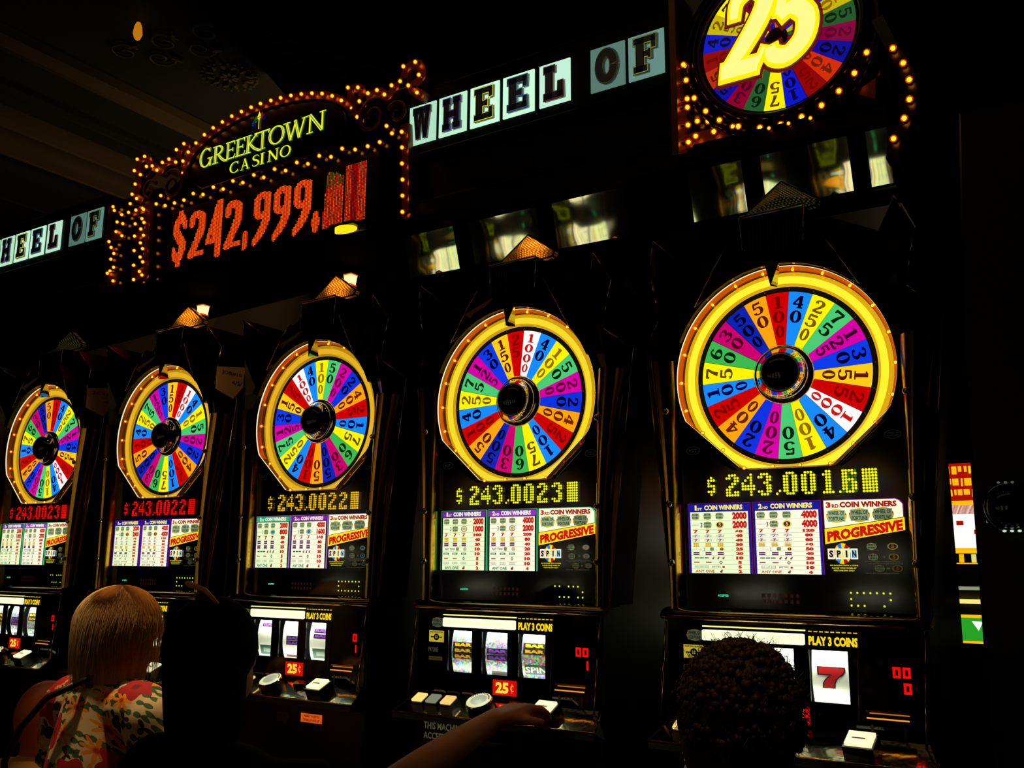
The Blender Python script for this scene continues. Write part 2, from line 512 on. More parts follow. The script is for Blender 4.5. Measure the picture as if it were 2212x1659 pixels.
# ================================================================ SETTING
def build_room():
    mb = MB()
    # speckled casino carpet (tone only)
    m, nt, bs = mat_base('carpet')
    tc = nt.nodes.new('ShaderNodeTexCoord')
    vo = nt.nodes.new('ShaderNodeTexVoronoi')
    vo.inputs['Scale'].default_value = 5
    cr = nt.nodes.new('ShaderNodeValToRGB')
    cr.color_ramp.elements[0].color = lin((60, 18, 14))
    cr.color_ramp.elements[1].color = lin((90, 60, 20))
    nt.links.new(tc.outputs['Object'], vo.inputs['Vector'])
    nt.links.new(vo.outputs['Distance'], cr.inputs['Fac'])
    nt.links.new(cr.outputs['Color'], bs.inputs['Base Color'])
    bs.inputs['Roughness'].default_value = 0.95
    mb.box(-13, 5, -6.5, 10, -0.1, 0, m)
    structure('floor', mb)
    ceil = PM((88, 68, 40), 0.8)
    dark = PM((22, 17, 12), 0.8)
    mb = MB()
    mb.box(-13, 5, -6.5, 10, 5.0, 5.1, dark)
    structure('ceiling', mb)
    # stepped mouldings that run away from the camera on the left of the ceiling
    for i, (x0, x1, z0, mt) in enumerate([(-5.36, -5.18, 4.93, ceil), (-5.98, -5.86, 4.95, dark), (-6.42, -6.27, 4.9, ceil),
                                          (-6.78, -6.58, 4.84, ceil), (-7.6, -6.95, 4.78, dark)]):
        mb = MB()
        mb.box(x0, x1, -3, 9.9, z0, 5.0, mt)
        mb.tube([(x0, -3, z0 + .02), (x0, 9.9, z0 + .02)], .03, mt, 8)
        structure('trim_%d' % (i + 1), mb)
    for i, (y0, y1, z0) in enumerate([(6.25, 6.4, 4.9), (6.75, 6.9, 4.86), (8.2, 8.5, 4.8)]):
        mb = MB()
        mb.box(-4.0, 4.9, y0, y1, z0, 5.0, PM((34, 27, 17), .8))
        structure('trim_%d' % (i + 6), mb)
    wallm = PM((46, 34, 16), 0.8)
    mb = MB()
    mb.box(-13, 5, 10, 10.1, 0, 5.1, dark)
    structure('wall_back', mb)
    mb = MB()
    mb.box(-13.1, -13, -6.5, 10, 0, 5.1, dark)
    structure('wall_left', mb)
    mb = MB()
    mb.box(5, 5.1, -6.5, 10, 0, 5.1, dark)
    structure('wall_right', mb)
    mb = MB()
    mb.box(-13, 5, -6.6, -6.5, 0, 5.1, dark)
    structure('wall_front', mb)
    # pale bulkhead that shows between the machines on the left
    mb = MB()
    mb.prism([(-9.5, ZC + .2), (-4.6, ZC + .2), (-4.6, ZC + 1.66), (-5.28, ZC + 1.63), (-7.44, ZC + 1.53), (-9.5, ZC + 1.44)], 3.0, 3.3, wallm)
    o = mb.build('wall_bulkhead')
    o['kind'] = 'structure'


# ================================================================ SLOT MACHINE
WEDGES = [  # clockwise from the 25 that follows the 150: value, colour, ink
    ('25', (205, 0, 0), (120, 0, 0)), ('1000', (255, 255, 255), (200, 20, 20)), ('40', (20, 140, 255), (0, 0, 30)),
    ('100', (255, 245, 0), (150, 100, 0)), ('50', (75, 205, 115), (0, 30, 10)), ('200', (215, 0, 165), (90, 0, 40)),
    ('20', (10, 50, 225), (0, 0, 30)), ('400', (255, 165, 10), (110, 30, 0)), ('25', (205, 0, 0), (120, 0, 0)),
    ('100', (20, 140, 255), (0, 0, 60)), ('75', (255, 245, 0), (90, 60, 0)), ('60', (60, 185, 80), (0, 30, 10)),
    ('30', (205, 0, 110), (70, 0, 30)), ('500', (10, 35, 180), (0, 0, 20)), ('50', (255, 165, 14), (90, 20, 0)),
    ('100', (205, 0, 0), (110, 0, 0)), ('40', (20, 140, 255), (0, 0, 30)), ('250', (255, 245, 0), (120, 80, 0)),
    ('75', (75, 205, 115), (0, 30, 10)), ('125', (215, 0, 165), (60, 0, 40)), ('30', (10, 60, 235), (0, 0, 30)),
    ('150', (255, 205, 22), (90, 20, 0))]
CACHE = {}
AMBERW = PM((230, 120, 25), .2, .8)
AMBERW.node_tree.nodes['Principled BSDF'].inputs['Emission Color'].default_value = lin((110, 58, 8))  # glow stands in for the bulbs' light on the amber band
AMBERW.node_tree.nodes['Principled BSDF'].inputs['Emission Strength'].default_value = .28
STEP = 2 * PI / 22


def wedge_mesh(val, col, ink, r0=.07, r1=.2, strength=1.0, key=''):
    k = (val, col, ink, r0, r1, strength)
    if k in CACHE:
        return CACHE[k]
    mb = MB()
    g = .0006
    pts = []
    n = 5
    for i in range(n + 1):
        a = PI / 2 + STEP / 2 - g / r1 - (STEP - 2 * g / r1) * i / n
        pts.append((r1 * math.cos(a), r1 * math.sin(a)))
    for i in range(3):
        a = PI / 2 - STEP / 2 + g / r0 + (STEP - 2 * g / r0) * i / 2
        pts.append((r0 * math.cos(a), r0 * math.sin(a)))
    pts.reverse()
    c = tuple(min(255, int(v)) for v in col)
    mb.prism(pts, -.0015, .001, EM(c, strength))
    sc = r1 / .2
    nd = len(val)
    pitch = {2: .036, 3: .036, 4: .0285}[nd] * sc
    h = {2: .030, 3: .0295, 4: .0235}[nd] * sc
    top = .191 * sc
    for i, ch in enumerate(val):
        zt = top - pitch * i
        w = min(.0275 * sc, 2 * math.tan(STEP / 2) * (zt - h) * .80)
        glyph(mb, DIG[ch], (lambda a, b, w=w, h=h, zt=zt: ((a - .3) * w / .62, zt - h + b * h)), -.0022, EM(ink, 1.0), grow=.055)
    CACHE[k] = mb.mesh('wedge')
    return CACHE[k]


def add_wheel(parent, turn, loc, scale=1.0, strength=1.0, r0=.07, pal=None):
    """the lit disc: a hub plate with 22 wedges; turn = angle of the first wedge, clockwise from the top"""
    mb = MB()
    mb.lathe([(0.001, .002), (.214 * scale, .002), (.214 * scale, .012), (.001, .012)], MATTEB, 66)
    for k in range(22):
        a = turn + STEP * (k + .5)
        mb.ball((.2065 * scale * math.sin(a), -.0005, .2065 * scale * math.cos(a)), .0016 * scale, CHROME, 6, 4)
    disc = mb.build('wheel_disc', parent, loc)
    for k, (v, c, ink) in enumerate(WEDGES):
        c2, s2 = (pal or {}).get(c, c), strength
        if v == '75' and pal:
            c2 = (255, 240, 0)
        link('wedge', wedge_mesh(v, c2, ink, r0 * scale, .2 * scale, s2), disc, (0, 0, 0), (0, turn + STEP * k, 0))
    return disc


def clip_ring(a, r):
    """outer edge of the light ring: cut flat at the bottom with two corners taken off"""
    lim = 9
    for ang, d in ((-PI / 2, .221), (math.atan2(-.741, -.672), .2325), (math.atan2(-.741, .672), .2355)):
        c = math.cos(a - ang)
        if c > 1e-3:
            lim = min(lim, d / c)
    return max(lim, .2105)


LEDF = {
    '0': [' ### ', '## ##', '## ##', '## ##', '## ##', '## ##', '## ##', ' ### '],
    '1': [' ##  ', '###  ', ' ##  ', ' ##  ', ' ##  ', ' ##  ', ' ##  ', '#### '],
    '2': [' ### ', '## ##', '   ##', '  ## ', ' ##  ', '##   ', '## ##', '#####'],
    '3': [' ### ', '## ##', '   ##', '  ## ', '   ##', '   ##', '## ##', ' ### '],
    '4': ['   # ', '  ## ', ' # # ', '#  # ', '#####', '#####', '   # ', '   # '],
    '6': ['####.', '##.##', '##...', '####.', '##.##', '##.##', '##.##', '.###.'],
    '$': [' # ', '###', '#  ', '###', '  #', '###', ' # '],
    ',': [' #', '# '], '.': ['#'], 'B': ['#####'] * 8,
    'b': ['####.'] * 8,
}


def led_line(s, cols, col, dim, fat=1.0):
    """dot-matrix line; dots are joined into one mesh (far too many to part)"""
    mb = MB()
    p = .00664
    x0, zb = -.186, -.2815
    r = .0030 * fat
    on, off = EM(col, 1.0), EM(dim, 1.0)
    for ch, c in zip(s, cols):
        rows = LEDF[ch]
        n = len(rows)
        base = zb + (.5 * p if ch == '$' else 0)
        for i, row in enumerate(rows):
            for j, q in enumerate(row):
                if q == ' ':
                    continue
                x = x0 + (c + j) * p
                z = base + (n - 1 - i) * p
                pts = [(x + r * math.cos(PI / 4 * k + .39), z + r * math.sin(PI / 4 * k + .39)) for k in range(8)]
                mb.flat(pts, -.0245, on if q == '#' else off)
    return mb.mesh('number_dots')


def badge(mb, cx, cz, w, h, y, dim=1.0, txt=False):
    """round-cornered picture badge with two grey word bars over a yellow wheel"""
    Y = tuple(int(v * dim) for v in (240, 200, 20))
    G = tuple(int(v * dim) for v in (150, 175, 130))
    K = tuple(int(v * dim) for v in (40, 55, 40))
    pts = [(cx + w * .5 * math.cos(a) * (1 if abs(math.cos(a)) > .3 else 1), cz + h * .5 * math.sin(a)) for a in [k * PI / 8 for k in range(16)]]
    mb.flat(pts, y, EM(Y, 1.0))
    R2 = tuple(int(v * dim) for v in (190, 30, 20))
    for a in (0.25, 0.9, 2.2, 2.9, 3.6, 5.6):
        x, z = cx + w * .44 * math.cos(a), cz + h * .44 * math.sin(a)
        mb.rect(x - w * .05, x + w * .05, z - h * .05, z + h * .05, y - .0002, EM(R2, 1.0))
    mb.rect(cx - w * .42, cx + w * .42, cz - h * .40, cz + h * .40, y - .0003, EM(G, 1.0))
    if txt:
        text(mb, 'WHEEL OF', cx - w * .38, cx + w * .38, cz + h * .05, cz + h * .34, y - .0005, EM(K, 1.0), .03)
        text(mb, 'FORTUNE', cx - w * .36, cx + w * .36, cz - h * .34, cz - h * .06, y - .0005, EM(K, 1.0), .03)
    else:
        for z in (.22, -.18):
            for k in range(5):
                x = cx - w * .3 + k * w * .15
                mb.rect(x - w * .05, x + w * .04, cz + h * (z - .12), cz + h * (z + .12), y - .0005, EM(K, 1.0))


def coin_badge(mb, cx, cz, w, h, y, kind, dim=1.0):
    q = lambda c: EM(tuple(int(v * dim) for v in c), 1.0)
    e = lambda k: [(cx + w * k * .5 * math.cos(a), cz + h * k * .5 * math.sin(a)) for a in [i * PI / 8 for i in range(16)]]
    if kind == 'five':
        mb.flat(e(1), y, q((240, 210, 20)))
        mb.flat(e(.74), y - .0002, q((50, 30, 80)))
        text(mb, '5', cx - w * .13, cx + w * .15, cz - h * .26, cz + h * .28, y - .0004, q((255, 170, 20)), .03)
    elif kind == 'teal':
        mb.flat(e(1), y, q((30, 120, 105)))
        mb.flat(e(.82), y - .0002, q((190, 225, 200)))
        mb.flat(e(.66), y - .0004, q((30, 110, 100)))
        mb.rect(cx - w * .14, cx + w * .14, cz - h * .1, cz + h * .1, y - .0006, q((90, 110, 190)))
    else:
        mb.flat(e(1), y, q((130, 110, 120)))
        mb.flat(e(.8), y - .0002, q((225, 215, 150)))
        mb.flat([(cx - w * .34, cz), (cx, cz - h * .25), (cx + w * .34, cz), (cx, cz + h * .25)], y - .0004, q((150, 130, 90)))
        mb.rect(cx - w * .3, cx + w * .3, cz - h * .05, cz + h * .05, y - .0006, q((240, 225, 140)))


PAY = {
    'five': dict(border=(110, 10, 130), head=((20, 20, 150), (20, 20, 150)), ink=(255, 235, 110), coin='five',
                 a=['2000', '2000', '60', '40', '40', '30', '25', '20', '10', '5', '5', '2'],
                 b=['4000', '4000', '120', '80', '80', '60', '50', '40', '20', '10', '10', '4'],
                 rows=['bbb', 'bc', '777', 'f77', 'f77', 'gold', 'c2', 'purp', 'mix', 'bars', 'any2', 'any1']),
    'green': dict(border=(60, 190, 110), head=((110, 40, 150), (150, 50, 190)), ink=(245, 245, 230), coin='plain',
                  a=['2000', '1000', '100', '40', '20', '10', '10', '5', '5', '2'],
                  b=['4000', '2000', '200', '80', '40', '20', '20', '10', '10', '4'],
                  rows=['bbb', 'bc', '777', 'gold', 'purp', 'any2', 'gbar', 'bars', 'gry', 'any1']),
    'violet': dict(border=(150, 110, 180), head=((50, 175, 120), (130, 30, 160)), ink=(245, 235, 210), coin='teal',
                   a=['2000', '800', '80', '40', '25', '10', '5', '5', '2'],
                   b=['4000', '1600', '160', '80', '50', '20', '10', '10', '4'],
                   rows=['bbb', 'bc', '777', 'purp', 'purp', 'mix', 'bars', 'gry', 'any1']),
}


def pay_panel(kind, which):
    """backlit pay card for one or two coins"""
    P = PAY[kind]
    y = -.0215
    x0, x1 = ((-.2415, -.0875), (-.0825, .0735))[which]
    z1, z0 = -.2985, -.4625
    mb = MB()
    bd = EM(P['border'], 1.0)
    mb.prism([(x0, z0), (x1, z0), (x1, z1), (x0, z1)], y, y + .004, bd)
    mb.rect(x0 + .0012, x1 - .0012, z0, z1 - .0012, y - .0002, MATTEB)
    hd = EM(P['head'][which], 1.0)
    if kind == 'five':
        mb.rect(x0 + .002, x1 - .002, z0, z1 - .002, y - .0003, hd)
    else:
        mb.rect(x0 + .003, x1 - .003, z1 - .019, z1 - .003, y - .0003, hd)
    n = ('1', '2')[which]
    sfx = ('ST', 'ND')[which]
    w = x1 - x0
    ink = EM(P['ink'], 1.0)
    text(mb, n, x0 + w * (.09 if which else .115), x0 + w * .145, z1 - .0165, z1 - .0045, y - .0005, ink, .05)
    text(mb, sfx, x0 + w * .155, x0 + w * .235, z1 - .0165, z1 - .0105, y - .0005, ink, .03)
    text(mb, 'COIN WINNERS', x0 + w * .27, x0 + w * .88, z1 - .0165, z1 - .0045, y - .0005, ink, .05)
    # white field and rows
    fx0, fx1 = x0 + .006, x1 - .006
    ztop = z1 - .0205
    rows = P['rows']
    vals = P['ab'[which]]
    hgt = ztop - z0
    tall = .0205
    rest = (hgt - 2 * tall) / (len(rows) - 2)
    zt = ztop
    white = EM((255, 255, 225) if which else (240, 255, 205), 1.0)
    line = EM((120, 125, 70), 1.0)
    red = EM((200, 25, 20), 1.0)
    dk = EM((50, 40, 50), 1.0)
    yp = y - .0005
    for i, (kd, v) in enumerate(zip(rows, vals)):
        h = tall if i < 2 else rest
        zb = zt - h
        mb.rect(fx0, fx1, zb + .0005, zt, yp, white)
        mb.rect(fx0, fx1, zb, zb + .0005, yp, line)
        c = (zt + zb) / 2
        hh = h * .4
        # value
        wv = .0085 * len(v) if i < 2 else .0072 * len(v)
        vx = fx1 - .006 - (.034 - .0) / 2
        if i < 2:
            text(mb, v, fx1 - .038, fx1 - .003, c - hh * 1.08, c + hh * 1.08, yp - .0004, red, .075)
        else:
            ww = .009 * len(v)
            text(mb, v, vx - ww / 2 - .0, vx + ww / 2, c - h * .36, c + h * .36, yp - .0004, red, .085)
        xs = [fx0 + .013, fx0 + .043, fx0 + .073]
        iy = yp - .0003
        if kd == 'bbb':
            for x in xs:
                badge(mb, x, c, .021, h * .86, iy)
        elif kd == 'bc':
            text(mb, '3', fx0 + .025, fx0 + .030, c - h * .28, c + h * .28, iy - .0002, dk, .01)
            text(mb, 'ANY COMBINATION OF', fx0 + .003, fx0 + .022, c - h * .07, c + h * .07, iy - .0002, dk, 0)
            badge(mb, xs[1], c, .021, h * .86, iy)
            coin_badge(mb, xs[2], c, .021, h * .8, iy, P['coin'])
        elif kd == '777':
            for x in xs:
                text(mb, '7', x - .0055, x + .0055, c - h * .38, c + h * .38, iy - .0002, red, .06)
        elif kd == 'f77':
            for x in xs:
                mb.rect(x - .0085, x + .0085, c - h * .2, c + h * .22, iy, EM((110, 120, 110), 1.0))
                mb.rect(x - .0075, x + .0075, c - h * .12, c + h * .14, iy - .0002, white)
                text(mb, '7', x - .004, x + .004, c - h * .36, c + h * .32, iy - .0004, EM((150, 110, 200) if i == 3 else (170, 30, 60), 1.0), .06)
        elif kd == 'gold':
            for x in xs:
                for r in range(3):
                    mb.rect(x - .0075, x + .0075, c + h * (-.42 + .29 * r), c + h * (-.18 + .29 * r), iy, EM((235, 190, 10), 1.0))
                    for t in range(3):
                        mb.rect(x - .005 + t * .0045, x - .0035 + t * .0045, c + h * (-.38 + .29 * r), c + h * (-.22 + .29 * r), iy - .0002, EM((130, 90, 0), 1.0))
        elif kd == 'purp':
            for x in xs:
                for r in range(2):
                    mb.rect(x - .0075, x + .0075, c + h * (-.38 + .4 * r), c + h * (-.04 + .4 * r), iy, EM((95, 40, 95), 1.0))
        elif kd == 'c2':
            text(mb, 'ANY COMBINATION OF', fx0 + .005, fx0 + .027, c - h * .08, c + h * .08, iy, dk, 0)
            text(mb, '2', fx0 + .031, fx0 + .035, c - h * .32, c + h * .32, iy, dk, .01)
            badge(mb, xs[1] + .009, c, .011, h * .9, iy)
            coin_badge(mb, xs[2] + .003, c, .011, h * .85, iy, P['coin'])
        elif kd == 'mix':
            for k in range(3):
                mb.rect(fx0 + .008 + k * .0125, fx0 + .0185 + k * .0125, c - h * .14, c + h * .14, iy, EM((60, 110, 80), 1.0))
                xx = fx0 + .054 + k * .0125
                mb.ball((xx, iy, c - h * .1), h * .2, EM((170, 40, 40), 1.0), 6, 4, (1.3, .05, 1))
                mb.ball((xx + .002, iy, c + h * .16), h * .14, EM((50, 140, 80), 1.0), 6, 4, (1.3, .05, 1))
        elif kd == 'bars':
            for x in xs[:2]:
                mb.rect(x - .007, x + .007, c - h * .12, c + h * .12, iy, EM((190, 50, 50), 1.0))
            mb.flat([(xs[2] - .005, c), (xs[2], c - h * .42), (xs[2] + .005, c), (xs[2], c + h * .42)], iy, EM((90, 110, 90), 1.0))
            mb.rect(xs[2] - .0025, xs[2] + .0025, c - h * .12, c + h * .12, iy - .0002, EM((215, 220, 190), 1.0))
        elif kd == 'gbar':
            for x in xs:
                mb.rect(x - .009, x + .009, c - h * .22, c + h * .22, iy, EM((60, 130, 95), 1.0))
                text(mb, 'BAR', x - .006, x + .006, c - h * .13, c + h * .13, iy - .0002, EM((220, 240, 200), 1.0), .03)
        elif kd == 'gry':
            for x in xs:
                mb.rect(x - .009, x + .009, c - h * .24, c + h * .24, iy, EM((110, 115, 105), 1.0))
                mb.rect(x - .0082, x + .0082, c - h * .17, c + h * .17, iy - .0002, white)
                text(mb, '5 BAR', x - .007, x + .007, c - h * .12, c + h * .12, iy - .0004, EM((90, 95, 90), 1.0), 0)
        elif kd == 'any2':
            if kind == 'five':
                mb.rect(fx0 + .009, fx0 + .043, c - h * .28, c + h * .28, iy, EM((120, 150, 120), 1.0))
                mb.rect(fx0 + .010, fx0 + .042, c - h * .2, c + h * .2, iy - .0002, white)
                text(mb, 'BAR BAR BAR', fx0 + .011, fx0 + .041, c - h * .14, c + h * .14, iy - .0004, EM((100, 130, 100), 1.0), 0)
                text(mb, 'ANY TWO', fx0 + .05, fx0 + .072, c - h * .22, c + h * .22, iy, EM((90, 30, 60), 1.0), .03)
                mb.ball((fx0 + .079, iy, c - h * .05), h * .25, EM((170, 40, 40), 1.0), 6, 4, (1.3, .05, 1))
            else:
                text(mb, 'ANY TWO', fx0 + .008, fx0 + .043, c - h * .25, c + h * .25, iy, EM((110, 50, 140), 1.0), .03)
                badge(mb, fx0 + .052, c, .011, h * .9, iy)
                coin_badge(mb, fx0 + .077, c, .011, h * .85, iy, P['coin'])
        elif kd == 'any1':
            cc = (190, 120, 0) if kind == 'five' else (50, 140, 100)
            text(mb, 'ANY ONE', fx0 + .009, fx0 + .057, c - h * .32, c + h * .32, iy, EM(cc, 1.0), .04)
            mb.ball((fx0 + .073, iy, c - h * .08), h * .26, EM((170, 40, 40), 1.0), 6, 4, (1.3, .05, 1))
            mb.ball((fx0 + .075, iy, c + h * .2), h * .18, EM((50, 130, 70), 1.0), 6, 4, (1.4, .05, 1))
        zt = zb
    return mb.mesh('pay_card')


def third_panel(kind):
    P = PAY[kind]
    y = -.0215
    x0, x1, z1, z0 = .0785, .2465, -.2985, -.4625
    mb = MB()
    bd = EM(P['border'], 1.0)
    # frame and white field with a cut corner
    fr = [(x0, -.372), (x1, -.348), (x1, z1 - .012), (x1 - .006, z1 - .004), (x1 - .014, z1), (x0, z1)]
    mb.prism(fr, y, y + .004, bd)
    q = .0015
    wf = [(x0 + q, -.372), (x1 - q, -.348), (x1 - q, z1 - .013), (x1 - .008, z1 - .005), (x1 - .016, z1 - q), (x0 + q, z1 - q)]
    mb.flat(wf, y - .0002, EM((255, 255, 215), 1.0))
    red = EM((165, 15, 15), 1.0)
    text(mb, '3', x0 + .006, x0 + .017, z1 - .018, z1 - .005, y - .0004, EM((200, 20, 20), 1.0), .06)
    text(mb, 'RD', x0 + .019, x0 + .034, z1 - .018, z1 - .010, y - .0004, red, .04)
    text(mb, 'COIN WINNERS', x0 + .036, x1 - .013, z1 - .018, z1 - .005, y - .0004, red, .06)
    for k in range(3):
        badge(mb, x0 + .028 + k * .049, -.3345 + k * .001, .045, .031, y - .0005, 1.0 - .12 * k, True)
    # banner
    ban = [(x0 + .001, -.396), (x1 + .001, -.367), (x1 + .001, -.340), (x0 + .001, -.363)]
    mb.flat([(a - .0008, b + (.0012 if i > 1 else -.0012)) for i, (a, b) in enumerate(ban)], y - .0012, MATTEB)
    mb.flat(ban, y - .0014, EM((255, 225, 10), 1.0))
    text(mb, 'PROGRESSIVE', x0 + .006, x1 - .003, -.3915, -.3685, y - .0017, EM((200, 10, 10), 1.0), .06, slope=.155)
    # small wheel with the four letter cards
    cx, cz = x0 + .0365, -.4165
    cols = [(255, 215, 0), (170, 10, 20), (255, 215, 0), (20, 120, 240)]
    for k in range(12):
        a0, a1 = 2 * PI * k / 12 + .13, 2 * PI * (k + 1) / 12 + .13
        mb.flat([(cx, cz), (cx + .0185 * math.cos(a0), cz + .0185 * math.sin(a0) * 1.25), (cx + .0185 * math.cos(a1), cz + .0185 * math.sin(a1) * 1.25)], y, EM(cols[k % 4], 1.0))
    for k, ch in enumerate('SPIN'):
        xx = x0 + .005 + k * .0163
        mb.rect(xx, xx + .0148, cz - .012, cz + .011, y - .0004, EM((250, 250, 225), 1.0))
        mb.rect(xx + .0022, xx + .0126, cz - .0095, cz + .0085, y - .0006, EM([(235, 200, 190), (240, 225, 120), (240, 235, 150), (130, 200, 225)][k], 1.0))
        text(mb, ch, xx + (.0055 if ch == 'I' else .003), xx + (.0093 if ch == 'I' else .0118), cz - .008, cz + .007, y - .0008, EM((20, 20, 15), 1.0), .05)
    yel = EM((225, 215, 30), 1.0)
    for k, s in enumerate(('ON PAYLINE WITH 3 COINS', 'PLAYED WINS WHEEL OF', 'FORTUNE SPIN ONLY')):
        ins = (0, .004, .008)[k]
        text(mb, s, x0 + .008 + ins, x0 + .068 - ins, -.4435 - k * .0055, -.4405 - k * .0055, y, yel, .03)
    dimt = EM((90, 85, 60), 1.0)
    for k, dx in enumerate((0, .002, .014)):
        cz2 = (-.401, -.4235, -.4475)[k]
        badge(mb, x0 + .098 + dx, cz2, .021, .0145, y, .62 - .13 * k)
        coin_badge(mb, x0 + .141 + dx * .5, cz2, .022, .0145, y, P['coin'], .5 - .12 * k)
        if k:
            text(mb, 'OR', x0 + .118 + dx * .6, x0 + .124 + dx * .6, cz2 - .002, cz2 + .002, y, dimt, .01)
    text(mb, 'WINS ON ANY THREE WHEELS ON PAYLINE', x0 + .088, x0 + .112, -.4115, -.4095, y, dimt, 0)
    text(mb, 'PAYS TO WINNING COMBINATIONS ONLY', x0 + .082, x0 + .155, -.4345, -.4325, y, dimt, 0)
    text(mb, 'ALL OTHER WINS ARE PAID ON LINE', x0 + .09, x0 + .16, -.4385, -.4368, y, dimt, 0)
    text(mb, 'PAYS BY COMBINATION', x0 + .082, x0 + .15, -.459, -.457, y, dimt, 0)
    return mb.mesh('pay_card')


SEG7 = {'0': 'abcdef', '1': 'bc', '8': 'abcdefg', '7': 'abc'}


def seven_seg(mb, s, x0, z0, w, h, y, mat):
    for k, ch in enumerate(s):
        x = x0 + k * w * 1.25
        t = w * .33
        R4 = {'a': (x, x + w, z0 + h - t, z0 + h), 'd': (x, x + w, z0, z0 + t), 'g': (x, x + w, z0 + h / 2 - t / 2, z0 + h / 2 + t / 2),
              'f': (x, x + t, z0 + h / 2, z0 + h), 'e': (x, x + t, z0, z0 + h / 2), 'b': (x + w - t, x + w, z0 + h / 2, z0 + h), 'c': (x + w - t, x + w, z0, z0 + h / 2)}
        for g in SEG7.get(ch, ''):
            a = R4[g]
            mb.rect(a[0], a[1], a[2], a[3], y, mat)


def reel_strip(kind, col):
    """one reel: a curved band behind its window, printed with its symbols"""
    x0, x1 = ((-.182, -.104), (-.072, .008), (.041, .122))[col]
    mb = MB()
    zc, R, KA = -.675, .14, .557
    yc = -.043 + R
    if kind == 'glitter':
        k = ('reelmat',)
        if k not in MATS:
            m, nt, bs = mat_base('glitter_foil')
            tc = nt.nodes.new('ShaderNodeTexCoord')
            vo = nt.nodes.new('ShaderNodeTexVoronoi')
            vo.inputs['Scale'].default_value = 190
            nt.links.new(tc.outputs['Object'], vo.inputs['Vector'])
            hs = nt.nodes.new('ShaderNodeHueSaturation')
            hs.inputs['Saturation'].default_value = 1.7
            nt.links.new(vo.outputs['Color'], hs.inputs['Color'])
            mx = nt.nodes.new('ShaderNodeMix')
            mx.data_type = 'RGBA'
            mx.inputs['Factor'].default_value = .15
            nt.links.new(hs.outputs['Color'], mx.inputs['A'])
            hs.inputs['Value'].default_value = .9
            mx.inputs['B'].default_value = (.8, .95, .8, 1)
            nt.links.new(mx.outputs['Result'], bs.inputs['Base Color'])
            bs.inputs['Metallic'].default_value = .3
            bs.inputs['Roughness'].default_value = .5
            MATS[k] = m
        base = MATS[k]
    else:
        base = PM((245, 245, 225), .5)

    def cyl(a0, a1, u0, u1, dr, mat, n=8):
        vs, fs = [], []
        for i in range(n + 1):
            a = (a0 + (a1 - a0) * i / n) * KA
            for u in (u0, u1):
                vs.append((x0 + (x1 - x0) * u, yc - (R + dr) * math.cos(a), zc + (R + dr) * math.sin(a)))
        for i in range(n):
            fs.append((2 * i, 2 * i + 1, 2 * i + 3, 2 * i + 2))
        mb.add(vs, fs, mat, True)

    def cyl_text(s, a0, a1, u0, u1, mat, bold=.06):
        vs, fs = text_geo(s, bold)
        out = []
        for p, q in vs:
            a = (a0 + (a1 - a0) * q) * KA
            out.append((x0 + (x1 - x0) * (u0 + (u1 - u0) * p), yc - (R + .0009) * math.cos(a), zc + (R + .0009) * math.sin(a)))
        mb.add(out, fs, mat)
    cyl(-.82, .82, 0, 1, 0, base, 16)
    kk = PM((22, 20, 26), .5)
    if kind == 'glitter':
        gold, vio = PM((235, 175, 20), .4), PM((140, 60, 190), .4)
        bars = ([(.12, gold), (-.07, gold), (-.26, gold)], [(-.02, vio), (-.24, vio)], [(.22, gold), (.04, gold)])[col]
        for a, mt in bars:
            cyl(a, a + .17, .06, .94, .0004, kk, 3)
            cyl_text('BAR', a + .03, a + .14, .14, .86, mt)
        if col == 2:
            cyl(-.62, -.3, .1, .95, .0004, PM((40, 60, 45), .5), 4)
            cyl_text('SPIN', -.56, -.36, .12, .92, PM((190, 210, 180), .5), .03)
        if col == 1:
            cyl(-.74, -.6, .2, .9, .0004, PM((60, 55, 45), .5), 3)
    elif kind == 'white':
        vio = PM((130, 60, 185), .4)
        bars = ([(.42, vio)], [(-.03, vio), (-.22, vio)], [(.3, vio), (.1, vio)])[col]
        for a, mt in bars:
            cyl(a, a + .15, .2, 1, .0004, kk, 3)
            cyl_text('BAR', a + .025, a + .125, .26, .97, mt)
        cyl(-.66, -.3, .14, .92, .0004, PM((35, 75, 55), .5), 5) if col != 1 else cyl(-.7, -.6, .15, .85, .0004, PM((120, 35, 20), .5), 3)
        if col != 1:
            cyl(-.56, -.4, .32, .74, .0006, PM((110, 125, 100), .5), 3)
    else:
        for g, mt, dr in ((.05, kk, .0006), (0, PM((185, 20, 25), .4), .0010)):
            rows7 = [(0 - g, .22 - g, .60 + g), (.2, .24 - g, .62 + g), (.4, .33 - g, .68 + g), (.55, .45 - g, .78 + g), (.66 - g, .56 - g, .88 + g),
                     (.66 - g, .06 - g, .88 + g), (.8, .05 - g, .98 + g), (.93, .05 - g, 1.0 + g), (1 + g, .05 - g, .98 + g)]
            vs, fs = [], []
            for q, l_, r_ in rows7:
                a = (-.30 + .52 * q) * KA
                for p in (l_, (l_ + r_) / 2, r_):
                    vs.append((x0 + (x1 - x0) * (.5 + (p - .52) * .70), yc - (R + dr) * math.cos(a), zc + (R + dr) * math.sin(a)))
            for i in range(len(rows7) - 1):
                for k in (0, 1):
                    fs.append((3 * i + k, 3 * i + k + 1, 3 * i + k + 4, 3 * i + k + 3))
            mb.add(vs, fs, mt)
    return mb.mesh('reel')


def cached(key, fn):
    if key not in CACHE:
        CACHE[key] = fn()
    return CACHE[key]


